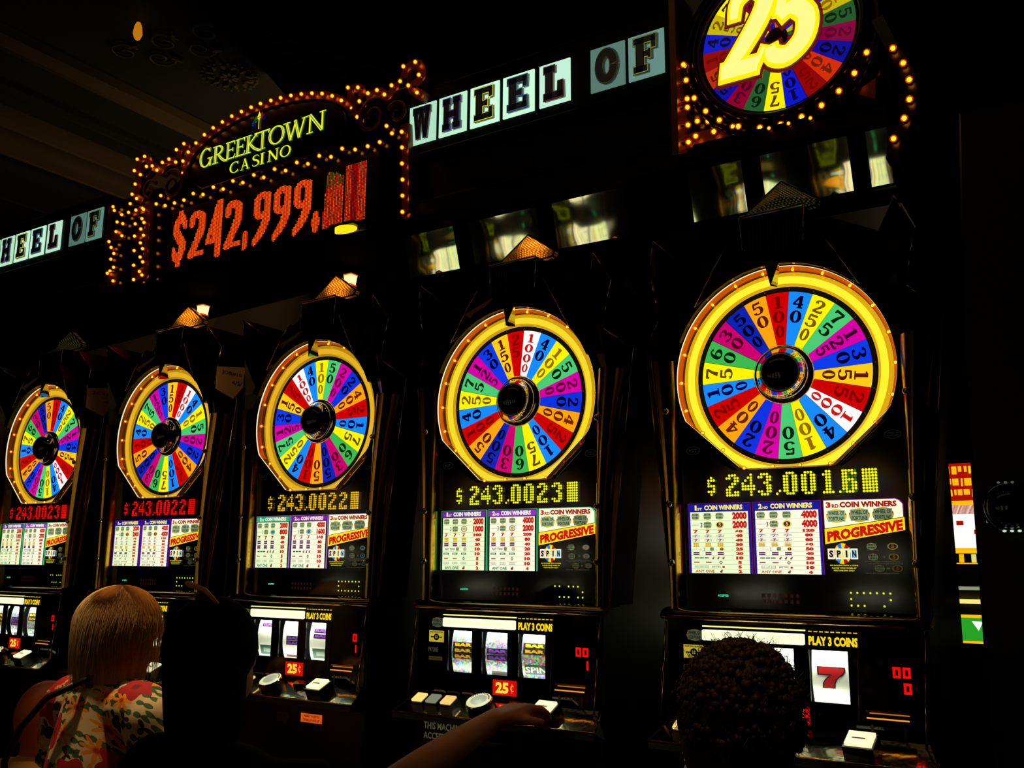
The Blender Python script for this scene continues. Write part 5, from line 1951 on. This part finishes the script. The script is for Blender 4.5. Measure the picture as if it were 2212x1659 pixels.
def right_side():
    # narrow slice of a brightly lit machine far behind
    root = empty('video_slot_machine', (.09, 2.5, 0), 'distant lit slot machine glimpsed at the right through a narrow gap', 'slot machine')
    mb = MB()
    mb.prism([(-.27, 0), (.27, 0), (.27, ZC + .02), (.20, ZC + .08), (-.20, ZC + .08), (-.27, ZC + .02)], .01, .5, BLACK)
    mb.build('cabinet', root)
    H = (0, 0, ZC)
    mb = MB()
    Y, Rd, W, G = EM((255, 190, 10), 1.0), EM((170, 15, 5), 1.0), EM((255, 255, 235), 1.2), EM((40, 160, 40), 1.0)
    mb.rect(-.22, .22, -.21, .02, .008, Rd)
    rn = random.Random(5)
    for zz in (-.03, -.085, -.135):
        xx = -.21
        while xx < .19:
            w_ = rn.uniform(.008, .03)
            mb.rect(xx, xx + w_, zz + rn.uniform(0, .012), zz + .036, .006, Y)
            xx += w_ + rn.uniform(.005, .012)
    mb.rect(-.22, .22, -.17, -.15, .006, Y)
    mb.build('top_glass', root, H)
    mb = MB()
    mb.rect(-.22, .22, -.36, -.17, .008, W)
    for k in range(6):
        mb.rect(-.2 + .07 * k, -.17 + .07 * k, -.30 + .02 * (k % 3), -.28 + .02 * (k % 3), .006, Rd)
    mb.rect(-.22, .22, -.385, -.36, .006, Y)
    for k in range(9):
        mb.rect(-.21 + .05 * k, -.19 + .05 * k, -.425, -.388, .006, Y if k % 2 else EM((225, 220, 120), 1.0))
    mb.rect(-.22, .22, -.432, -.426, .006, Y)
    mb.build('screen', root, H)
    mb = MB()
    mb.box(-.24, .24, -.12, .008, -.60, -.585, EM((255, 225, 120), 1.1))
    mb.rect(-.22, .22, -.545, -.53, .004, EM((140, 150, 120), 1.0))
    mb.build('button_shelf', root, H)
    mb = MB()
    mb.rect(-.23, .23, -.77, -.655, .008, G)
    mb.rect(-.23, .23, -.665, -.652, .006, Y)
    mb.flat([(-.03, -.68), (.015, -.68), (-.005, -.72)], .006, W)
    mb.flat([(.02, -.76), (.06, -.68), (.23, -.68), (.23, -.76)], .006, W)
    mb.rect(-.23, .23, -.775, -.765, .006, Y)
    mb.build('belly_glass', root, H)
    # dark cabinet at the right edge with a chrome-ringed lock
    root = empty('dark_cabinet', (.86, 0, 0), 'unlit black cabinet at the right edge with a chrome-ringed round boss', 'cabinet')
    mb = MB()
    mb.prism([(-.500, 0), (.4, 0), (.4, 2.55), (-.44, 2.55), (-.475, 2.0)], -.02, .5, PM((3, 3, 3), .5), .01)
    mb.build('cabinet_body', root)
    mb = MB()
    cm = PM((150, 165, 150), .08, 1.0)
    mb.lathe([(.052, -.02), (.052, -.032), (.046, -.040), (.043, -.034), (.040, -.04)], cm, 40, -.41 - .0 + .0, 0)
    mb.lathe([(.041, -.036), (.034, -.046), (.018, -.052), (.001, -.053)], PM((3, 3, 3), .05), 40, -.41, 0)
    g = EM((190, 225, 200), 1.0)  # glowing beads imitate light reflected in the chrome ring
    for k in range(-1, 2):
        mb.ball((-.41 + k * .0135, -.042, -.047), .0038, g, 8, 5, (1, .4, .7))
        mb.ball((-.41 + k * .0125 - .004, -.042, .050), .0032, EM((70, 90, 80), 1.0), 8, 5, (1, .4, .7))
    mb.build('round_boss', root, (.0, 0, ZC - .325))
    mb = MB()
    mb.box(-.4865 - .0, -.482, -.026, -.02, ZC - .355, ZC - .31, EM((70, 85, 75), 1.0))
    o = mb.build('edge_strip', root, (.03, 0, 0))


# ================================================================ PEOPLE
def capsule(mb, pts, mat, seg=14):
    """pts: (x, y, z, r) -> tapered round limb with rounded ends"""
    P = spline(pts, 4) if len(pts) > 2 else pts
    a, b = Vector(P[0][:3]), Vector(P[-1][:3])
    mb.tube([p[:3] for p in P], [p[3] for p in P], mat, seg)
    mb.ball(a, P[0][3], mat, seg, 8)
    mb.ball(b, P[-1][3], mat, seg, 8)


def remeshed(mb, name, parent, voxel, smooth=4):
    o = mb.build(name, parent)
    r = o.modifiers.new('Remesh', 'REMESH')
    r.mode = 'VOXEL'
    r.voxel_size = voxel
    r.use_smooth_shade = True
    s = o.modifiers.new('Smooth', 'SMOOTH')
    s.factor = .5
    s.iterations = smooth
    return o


def hair_strands(name, parent, mat, seeds, width=.0011):
    """thin ribbons, each a list of points"""
    mb = MB()
    for pts in seeds:
        n = len(pts)
        vs = []
        for i, p in enumerate(pts):
            t = Vector(pts[min(i + 1, n - 1)]) - Vector(pts[max(i - 1, 0)])
            s = t.cross(Vector((.3, 1, .2)))
            if s.length < 1e-6:
                s = Vector((1, 0, 0))
            s.normalize()
            w = width * (1 - .7 * i / (n - 1))
            vs += [tuple(Vector(p) + s * w), tuple(Vector(p) - s * w)]
        mb.add(vs, [(2 * i, 2 * i + 1, 2 * i + 3, 2 * i + 2) for i in range(n - 1)], mat, True)
    o = mb.build(name, parent)
    o['kind'] = 'stuff'
    return o


def skin_mat(c):
    k = ('skin', c)
    if k not in MATS:
        m = PM(c, .5, 0, .1, 60)
        m.node_tree.nodes['Principled BSDF'].inputs['Subsurface Weight'].default_value = .1
        MATS[k] = m
    return MATS[k]


def hand_shapes(mb, wrist, direction, up, mat, side=1, curl=.5, L=.18):
    """palm, four unequal bent fingers and a thumb leaving the side of the palm"""
    d = Vector(direction).normalized()
    u = Vector(up)
    u = (u - d * u.dot(d)).normalized()
    s = d.cross(u) * side
    w = Vector(wrist)
    for k in range(4):
        off = (k - 1.5) * .019
        capsule(mb, [tuple(w + s * off * .6) + (.017,), tuple(w + d * L * .25 + s * off * .9) + (.017,), tuple(w + d * L * .48 + s * off) + (.0135,)], mat, 10)
        ln = (.40, .47, .50, .44)[k] * L
        p0 = w + d * L * .46 + s * off
        p1 = p0 + (d * math.cos(curl * .5) - u * math.sin(curl * .5)) * ln * .45 + s * off * .06
        p2 = p1 + (d * math.cos(curl * 1.3) - u * math.sin(curl * 1.3)) * ln * .33
        p3 = p2 + (d * math.cos(curl * 2) - u * math.sin(curl * 2)) * ln * .22
        capsule(mb, [tuple(p0) + (.0105,), tuple(p1) + (.0095,), tuple(p2) + (.0085,), tuple(p3) + (.0075,)], mat, 10)
    t0 = w + d * L * .12 - s * .026 - u * .004
    t1 = t0 + (d * .75 - s * .6 - u * .3).normalized() * L * .24
    t2 = t1 + (d * .95 - s * .15 - u * .35).normalized() * L * .2
    capsule(mb, [tuple(t0) + (.015,), tuple(t1) + (.0115,), tuple(t2) + (.0095,)], mat, 10)


def person(x, y, top, label, skin, shirt, trousers, hands, seat, shoulder=.19, cat='person', knee=(.43, .02), lean=0.0, drop=.30):
    """seated figure facing +y; 'top' is the height of the crown of the head"""
    root = empty('person', (x, y, 0), label, cat, None)
    hz = top - .118            # head centre
    sh = top - drop             # shoulder height
    hip = sh - .47
    fy = lean
    ky, kz = knee[0], hip - knee[1]
    ay = ky - .07
    az = kz - .40
    sk = skin_mat(skin)
    mb = MB()
    # head: skull, jaw, face features, ears
    hy = fy + .03
    mb.ball((0, hy - .012, hz + .012), .1, sk, 24, 16, (.76, .94, 1.04))
    mb.ball((0, hy + .03, hz - .052), .07, sk, 20, 12, (.80, .82, .95))
    mb.ball((0, hy + .092, hz - .018), .016, sk, 12, 8, (.75, 1.1, 1.5))
    mb.ball((0, hy + .084, hz - .062), .016, sk, 12, 8, (1.5, .6, .5))
    for s in (-1, 1):
        mb.ball((s * .077, hy - .005, hz - .008), .026, sk, 12, 8, (.35, .6, 1.1))
        mb.ball((s * .030, hy + .072, hz + .010), .014, sk, 12, 8, (1, .7, .7))
    capsule(mb, [(0, hy - .02, hz - .06, .055), (0, fy + .0, sh + .05, .055), (0, fy - .01, sh - .02, .075)], sk)
    # trunk
    capsule(mb, [(0, fy - .005, sh - .02, .10), (0, fy * .6, sh - .18, .125), (0, fy * .2, sh - .32, .115), (0, 0, hip + .02, .13)], sk, 18)
    for s in (-1, 1):
        mb.ball((s * .09, 0, hip + .0), .12, sk, 16, 10, (.9, 1, .85))
        capsule(mb, [(0, fy, sh + .0, .07), (s * shoulder * .85, fy, sh - .012, .060)], sk)
        capsule(mb, [(s * .10, .02, hip - .02, .088), (s * .11, ky * .55, (hip + kz) / 2 + .01, .075), (s * .11, ky, kz, .058)], sk)
        capsule(mb, [(s * .11, ky, kz, .056), (s * .11, ky, kz - .18, .052), (s * .11, ay, az, .036)], sk)
        capsule(mb, [(s * .11, ay - .02, az - .03, .035), (s * .11, ay + .05, az - .045, .034), (s * .12, ay + .12, az - .055, .026)], sk, 12)
    arms = []
    for s in (-1, 1):
        hx, hyy, hzz = hands[0 if s < 0 else 1]
        S0 = Vector((s * shoulder, fy, sh - .03))
        Wp = Vector((hx, hyy, hzz))
        mid = (S0 + Wp) / 2
        dd = (Wp - S0).length
        h2 = max(.29 ** 2 - (min(dd, .56) / 2) ** 2, .0004) ** .5
        E = mid + Vector((s * .35, -.25, -1)).normalized() * h2
        capsule(mb, [tuple(S0) + (.056,), tuple((S0 + E) / 2) + (.046,), tuple(E) + (.038,)], sk)
        capsule(mb, [tuple(E) + (.038,), tuple((E * .6 + Wp * .4)) + (.038,), tuple(Wp) + (.025,)], sk)
        hand_shapes(mb, tuple(Wp), tuple((Wp - E).normalized() + Vector((0, .3, -.15))), (0, .25, 1), sk, side=-s, curl=.55)
        arms.append((S0, E, Wp))
    remeshed(mb, 'body', root, .0062, 3)
    # eyes
    mb = MB()
    for s in (-1, 1):
        mb.ball((s * .030, hy + .0745, hz + .010), .0115, PM((230, 225, 215), .2), 12, 8)
        mb.ball((s * .030, hy + .0845, hz + .010), .004, PM((30, 20, 15), .2), 8, 6)
    mb.build('eyes', root)
    # top: trunk, shoulders and short sleeves
    mb = MB()
    capsule(mb, [(0, fy - .005, sh - .015, .112), (0, fy * .6, sh - .18, .140), (0, fy * .2, sh - .32, .132), (0, 0, hip + .03, .148)], shirt, 20)
    for s, (S0, E, Wp) in zip((-1, 1), arms):
        capsule(mb, [(0, fy, sh - .002, .080), (s * shoulder * .85, fy, sh - .012, .073)], shirt)
        q = S0 + (E - S0) * .55
        mb.tube([tuple(S0), tuple((S0 + q) / 2), tuple(q)], [.072, .068, .066], shirt, 16)
        mb.ball(tuple(S0), .072, shirt, 16, 10)
    remeshed(mb, 'shirt', root, .009, 3)
    mb = MB()
    for s in (-1, 1):
        mb.ball((s * .09, 0, hip - .005), .132, trousers, 16, 10, (.9, 1, .85))
        capsule(mb, [(s * .10, .02, hip - .02, .098), (s * .11, ky * .55, (hip + kz) / 2 + .01, .086), (s * .11, ky, kz, .070)], trousers)
        capsule(mb, [(s * .11, ky, kz, .068), (s * .11, ky, kz - .18, .066), (s * .11, ay, az + .02, .056)], trousers)
    remeshed(mb, 'trousers', root, .011, 3)
    mb = MB()
    for s in (-1, 1):
        capsule(mb, [(s * .11, ay - .03, az - .035, .042), (s * .11, ay + .05, az - .048, .041), (s * .12, ay + .13, az - .056, .034)], PM((20, 14, 10), .4), 12)
    remeshed(mb, 'shoes', root, .009, 2)
    # padded stool with a foot ring
    st = empty('casino_stool', (x, y, 0), 'round stool under the ' + seat, 'stool', 'stools at the machines')
    mb = MB()
    n = 24
    top2 = hip - .122
    def disc(r0, z0, r1, z1, mat, cap=False):
        vs = [(r0 * math.cos(2 * PI * k / n), r0 * math.sin(2 * PI * k / n), z0) for k in range(n)] + [(r1 * math.cos(2 * PI * k / n), r1 * math.sin(2 * PI * k / n), z1) for k in range(n)]
        mb.add(vs, [(k, (k + 1) % n, n + (k + 1) % n, n + k) for k in range(n)] + ([tuple(range(n, 2 * n))] if cap else []), mat, True)
    pad = PM((70, 12, 12), .4)
    disc(.15, top2 - .07, .19, top2 - .05, pad)
    disc(.19, top2 - .05, .19, top2 - .015, pad)
    disc(.19, top2 - .015, .16, top2, pad, True)
    mb.build('seat', st)
    mb = MB()
    mb.tube([(0, 0, .02), (0, 0, top2 - .06)], .03, BRASS, 16)
    disc(.21, 0, .20, .025, BRASS, True)
    mb.build('pedestal', st)
    mb = MB()
    zf = az - .096
    mb.box(-.17, .17, ay - .05, ay + .14, zf - .012, zf, BRASS)
    mb.tube([(0, 0, zf - .006), (0, ay, zf - .006)], .012, BRASS, 8)
    mb.build('footrest', st)
    return root, hy, hz, sh, fy


def floral_mat():
    m, nt, bs = mat_base('floral_cotton')
    N, Lk = nt.nodes, nt.links
    tc = N.new('ShaderNodeTexCoord')
    sp = N.new('ShaderNodeSeparateXYZ')
    Lk.new(tc.outputs['Object'], sp.inputs[0])

    def math_(op, a, b=None):
        n = N.new('ShaderNodeMath')
        n.operation = op
        for i, v in enumerate((a, b)):
            if v is None:
                continue
            if isinstance(v, (int, float)):
                n.inputs[i].default_value = v
            else:
                Lk.new(v, n.inputs[i])
        return n.outputs[0]
    cb = N.new('ShaderNodeCombineXYZ')
    Lk.new(sp.outputs['X'], cb.inputs[0])
    Lk.new(math_('ADD', math_('MULTIPLY', sp.outputs['Y'], .8), sp.outputs['Z']), cb.inputs[1])
    base = N.new('ShaderNodeRGB')
    base.outputs[0].default_value = lin((225, 195, 140))
    cur = base.outputs[0]

    def layer(cur, scale, off, petals, size, depth, col, cc, thresh, seedlow):
        mp = N.new('ShaderNodeMapping')
        mp.inputs['Location'].default_value = off
        Lk.new(cb.outputs[0], mp.inputs['Vector'])
        vo = N.new('ShaderNodeTexVoronoi')
        vo.voronoi_dimensions = '2D'
        vo.inputs['Scale'].default_value = scale
        vo.inputs['Randomness'].default_value = .75
        Lk.new(mp.outputs[0], vo.inputs['Vector'])
        sub = N.new('ShaderNodeVectorMath')
        sub.operation = 'SUBTRACT'
        sc = N.new('ShaderNodeVectorMath')
        sc.operation = 'SCALE'
        sc.inputs['Scale'].default_value = 1.0
        Lk.new(mp.outputs[0], sub.inputs[0])
        Lk.new(vo.outputs['Position'], sub.inputs[1])
        s2 = N.new('ShaderNodeSeparateXYZ')
        Lk.new(sub.outputs[0], s2.inputs[0])
        ang = math_('ARCTAN2', s2.outputs['Y'], s2.outputs['X'])
        wob = math_('MULTIPLY', math_('COSINE', math_('MULTIPLY', ang, petals)), depth)
        lim = math_('MULTIPLY', math_('ADD', wob, 1 - depth), size)
        r = vo.outputs['Distance']
        mask = math_('LESS_THAN', r, lim)
        sc3 = N.new('ShaderNodeSeparateColor')
        Lk.new(vo.outputs['Color'], sc3.inputs[0])
        mask = math_('MULTIPLY', mask, math_('GREATER_THAN', sc3.outputs[0], thresh))
        cr = N.new('ShaderNodeValToRGB')
        cr.color_ramp.elements[0].position = .12
        cr.color_ramp.elements[0].color = lin(cc)
        cr.color_ramp.elements[1].position = .3
        cr.color_ramp.elements[1].color = lin(col)
        Lk.new(math_('MULTIPLY', r, 1 / size), cr.inputs['Fac'])
        mx = N.new('ShaderNodeMix')
        mx.data_type = 'RGBA'
        Lk.new(mask, mx.inputs['Factor'])
        Lk.new(cur, mx.inputs['A'])
        Lk.new(cr.outputs['Color'], mx.inputs['B'])
        return mx.outputs['Result']
    cur = layer(cur, 26, (1.3, .2, 0), 2, .55, .45, (60, 100, 50), (30, 60, 30), .35, 0)
    cur = layer(cur, 18, (.1, 4.2, 0), 2, .55, .5, (50, 85, 50), (20, 50, 25), .5, 0)
    cur = layer(cur, 20, (2.1, 7.2, 0), 3, .42, .4, (60, 20, 45), (30, 10, 30), .62, 0)
    cur = layer(cur, 13, (5.1, 2.7, 0), 8, .5, .35, (250, 140, 15), (190, 40, 5), .35, 0)
    cur = layer(cur, 9, (3.35, 1.15, 0), 5, .5, .16, (180, 15, 10), (110, 5, 5), .55, 0)
    Lk.new(cur, bs.inputs['Base Color'])
    bs.inputs['Roughness'].default_value = .8
    return m


def hair_mat(c, rough=.4):
    k = ('hair', c)
    if k not in MATS:
        m, nt, bs = mat_base('hair_%d' % c[0])
        bs.inputs['Base Color'].default_value = lin(c)
        bs.inputs['Roughness'].default_value = rough
        bs.inputs['Specular IOR Level'].default_value = .3
        MATS[k] = m
    return MATS[k]


def build_people():
    rnd = random.Random(11)
    # --- woman with a blonde bob and floral blouse
    wx, wy, top = -1.782, -.50, 1.476
    root, hy, hz, sh, fy = person(wx, wy, top, 'blonde bobbed person in a floral blouse seen from behind at the left', (190, 110, 70), floral_mat(), PM((40, 36, 30), .8),
                                  [(-.17, .22, 1.06), (.16, .22, 1.06)], 'blonde player in the floral blouse', knee=(.27, .17), shoulder=.185, lean=.02)
    hm = hair_mat((190, 140, 85))
    mb = MB()
    n, rings = 28, 14
    vs = []
    for i in range(rings + 1):
        t = i / rings
        for k in range(n):
            a = 2 * PI * k / n
            if t < .5:
                ph = t * PI
                r = math.sin(ph) ** .95
                z = hz + .02 + .108 * math.cos(ph)
            else:
                r = 1.0 - .10 * ((t - .5) * 2) ** 2 + .03 * math.sin((t - .5) * PI)
                z = hz + .02 - .150 * (t - .5) * 2
            front = max(0, math.sin(a))
            rx, ry = .114 * r, .118 * r
            cut = .052 * front if t > .35 else 0
            vs.append((rx * math.cos(a), hy - .012 + ry * math.sin(a) - cut * (1 if t > .5 else 2 * (t - .25)), z))
    fs = []
    for i in range(rings):
        for k in range(n):
            j = (k + 1) % n
            fs.append((i * n + k, (i + 1) * n + k, (i + 1) * n + j, i * n + j))
    fs.append(tuple(range(rings * n, rings * n + n)))
    mb.add(vs, fs, hm, True)
    mb.build('hair', root)
    seeds = []
    for q in range(3600):
        a = rnd.uniform(-PI, PI)
        if math.sin(a) > .55:
            continue
        st = rnd.uniform(.02, .3)
        ln = rnd.uniform(.55, 1.0)
        pts = []
        jit = rnd.uniform(-.1, .1)
        rr = rnd.uniform(1.0, 1.07)
        for i in range(9):
            t = st + (ln - st) * i / 8
            if t < .5:
                ph = t * PI
                r = math.sin(ph) ** .95
                z = hz + .02 + .110 * math.cos(ph)
            else:
                r = 1.0 - .10 * ((t - .5) * 2) ** 2 + .03 * math.sin((t - .5) * PI)
                z = hz + .02 - .155 * (t - .5) * 2
            aa = a + jit * t + .045 * math.sin(i * .9 + q)
            pts.append((.115 * r * rr * math.cos(aa), hy - .012 + .119 * r * rr * math.sin(aa), z))
        seeds.append(pts)
    hair_strands('hair_strands', root, hair_mat((240, 200, 135), .35), seeds, .0015)
    mb = MB()
    mb.tube([(.03, -.105, sh + .055), (-.04, -.135, sh + .02), (-.12, -.15, sh - .06), (-.2, -.14, sh - .16), (-.26, -.08, sh - .30)], .009, PM((8, 6, 5), .5), 8)
    mb.tube([(.03, -.105, sh + .055), (.05, -.02, sh + .09), (.03, .08, sh + .03)], .009, PM((8, 6, 5), .5), 8)
    o = mb.build('bag_strap', root)
    # --- curly-headed player at the right machine
    root, hy, hz, sh, fy = person(.070, -.62, 1.425, 'person with short dark curly hair facing the rightmost machine', (150, 90, 60), PM((14, 12, 12), .8), PM((12, 12, 16), .8),
                                  [(-.18, .30, 1.06), (.17, .30, 1.06)], 'curly-haired player', knee=(.38, .10), shoulder=.20, lean=.02)
    hm = hair_mat((48, 26, 14), .6)
    mb = MB()
    mb.ball((0, hy - .02, hz + .022), .1, hm, 24, 16, (.98, 1.05, 1.02))
    mb.ball((0, hy - .045, hz - .035), .085, hm, 20, 12, (1.10, .85, 1.05))
    for q in range(900):
        u, v = rnd.uniform(-PI, PI), rnd.uniform(-.45, 1)
        c, s_ = math.cos(u), math.sin(u)
        if s_ > .5 and v < .55:
            continue
        w = (1 - v * v) ** .5
        p = (.098 * w * c, hy - .02 + .105 * w * s_, hz + .022 + .102 * v - (.02 if v < 0 else 0))
        mb.ball(p, rnd.uniform(.005, .009), hm, 6, 4)
    mb.build('hair', root)
    seeds = []
    for q in range(1500):
        u, v = rnd.uniform(-PI, PI), rnd.uniform(-.8, 1)
        c, s_ = math.cos(u), math.sin(u)
        if s_ > .5 and v < .55:
            continue
        w = max(0, 1 - v * v) ** .5
        d = Vector((w * c, w * s_, v))
        o_ = Vector((0, hy - .02, hz + .018))
        tx = Vector((rnd.uniform(-1, 1), rnd.uniform(-1, 1), rnd.uniform(-1, 1))) * .014
        pts = []
        for i in range(6):
            a = i * 1.1 + q
            k = .100 + .014 * (i / 5)
            p = o_ + Vector((d.x * k * .98, d.y * k, d.z * k)) + Vector((math.cos(a), math.sin(a), math.cos(a * 1.3))) * .005 + tx * (i / 5)
            pts.append(tuple(p))
        seeds.append(pts)
    hair_strands('hair_curls', root, hair_mat((62, 34, 18), .5), seeds, .0010)
    # --- long-haired dark figure reaching for the spin button
    px, py = -1.03, -.80
    root, hy, hz, sh, fy = person(px, py, 1.478, 'dark-haired person in black reaching right toward a spin button', (190, 115, 70), PM((4, 4, 5), .95, spec=.05), PM((6, 6, 8), .9),
                                  [(-.14, .36, 1.0), (.41, .515, 1.205)], 'dark-haired player in black', shoulder=.155, lean=.02, drop=.345)
    hm = PM((4, 3, 3), .9, spec=.05)
    mb = MB()
    mb.ball((0, hy - .02, hz + .02), .1, hm, 24, 16, (.93, 1.05, 1.05))
    capsule(mb, [(0, hy - .03, hz - .02, .088), (.02, hy - .04, hz - .13, .080), (.03, hy - .045, hz - .2, .066)], hm, 18)
    o = mb.build('hair', root)
    mb = MB()
    mb.tube([(-.056, 0.0, 1.511), (-.045, 0.0, 1.508), (.006, .0, 1.497), (.05, .0, 1.470)], [.003, .0068, .0055, .0035], PM((235, 150, 50), .5), 8)
    mb.build('hair_stick', root)
    # --- low bald figure beyond the blonde
    root, hy, hz, sh, fy = person(-2.19, -.40, 1.195, 'bald person in a tan shirt half hidden at the lower left', (215, 105, 50), PM((215, 160, 80), .8), PM((30, 26, 20), .8),
                                  [(-.12, .13, .88), (.12, .13, .88)], 'bald player in tan', knee=(.17, .22), shoulder=.18, lean=-.02)


# ================================================================ ASSEMBLE
build_room()
YEL = ((250, 255, 0), (70, 110, 0), 1.0)
AMB = ((255, 200, 10), (120, 70, 0), .98)
RED = ((235, 15, 10), (110, 5, 5), 1.12)
D_A = [0, 6.8, 12.6, 18.4, 24.7, 27.3, 33.5, 39.8, 46.5, 53.5]
D_5 = [0, 6.8, 12.6, 18.4, 24.7, 27.3, 33.5, 40.6, 45.9, 47.0, 53.5]
REEL_W = .55
X5, X4, X3, X2, X1 = 0.0, -.7402, -1.4920, -2.2387, -2.9866
m5 = machine(X5, deg(-1.8) - STEP * 15, 'five', '$243,001.6B', D_5, YEL, 'seven', True, ('00', '0'), 'off',
             'rightmost slot machine, its wheel topped by an unlit beacon and the red 100 wedge', tone=1.0)
m4 = machine(X4, deg(-2.6), 'green', '$243,0023B', D_A, YEL, 'glitter', True, ('00', '1'), 'on',
             'slot machine second from the right, glowing amber beacon, glittering BAR reels', tone=.93)
m3 = machine(X3, deg(0) - STEP * 3, 'violet', '$243,0022B', D_A, AMB, 'white', True, ('0', '1'), 'on',
             'middle slot machine with amber digits and white reels of purple BARs')
m2 = machine(X2, deg(1.0) - STEP * 21, 'five', '$243,0022B', D_A, RED, 'seven', True, ('0', '1'), 'on',
             'slot machine second from the left with red digits, behind the blonde head')
m1 = machine(X1, deg(8.5) - STEP * 15, 'green', '$243,0023B', D_A, RED, 'glitter', True, ('0', '1'), 'off',
             'leftmost slot machine at the picture edge, red digits')
for x in (X5, X4, X3, X2, X1):
    light('reel_lamp', 'AREA', (x - .03, -.0535, ZC - .6135), REEL_W, (.93, 1.0, .85), .32, (x - .03, -.035, ZC - .70), size_y=.006)
    light('reel_lamp', 'AREA', (x - .03, -.0535, ZC - .7355), REEL_W * .35, (.93, 1.0, .85), .32, (x - .03, -.040, ZC - .65), size_y=.006)

GK = jackpot_sign()
letter_sign(0, 1.0, 'right-hand overhead sign of seven lit letter tiles, W H E E L O F', 0)
letter_sign(-2.83, .95, 'left-hand overhead sign of lit letter tiles cut by the picture edge', 0)
wheel_topper()
bulb_box()
mirror_canopy()
downlights()
ceiling_ornaments()
lanterns()
right_side()
build_people()

# the bank across the aisle, seen only in the mirrors and chrome
AW = -4.3
for k in range(7):
    x = -5.3 + .76 * k
    pay, led, reels = (('five', '$243,0022B', 'white'), ('green', '$243,0023B', 'glitter'), ('violet', '$243,0022B', 'seven'))[k % 3]
    nth = ('first', 'second', 'third', 'fourth', 'fifth', 'sixth', 'seventh')[k]
    machine(x, .3 + k * 1.1, pay, led, D_A, AMB, reels, True, ('0', '1'), 'off', nth + ' machine across the aisle, mirrored in the canopy panels', .8, AW, PI, 'machines across the aisle')
    light('reel_lamp', 'AREA', (x + .03, AW + .0535, ZC - .6135), REEL_W, (.93, 1.0, .85), .32, (x + .03, AW + .035, ZC - .70), size_y=.006)
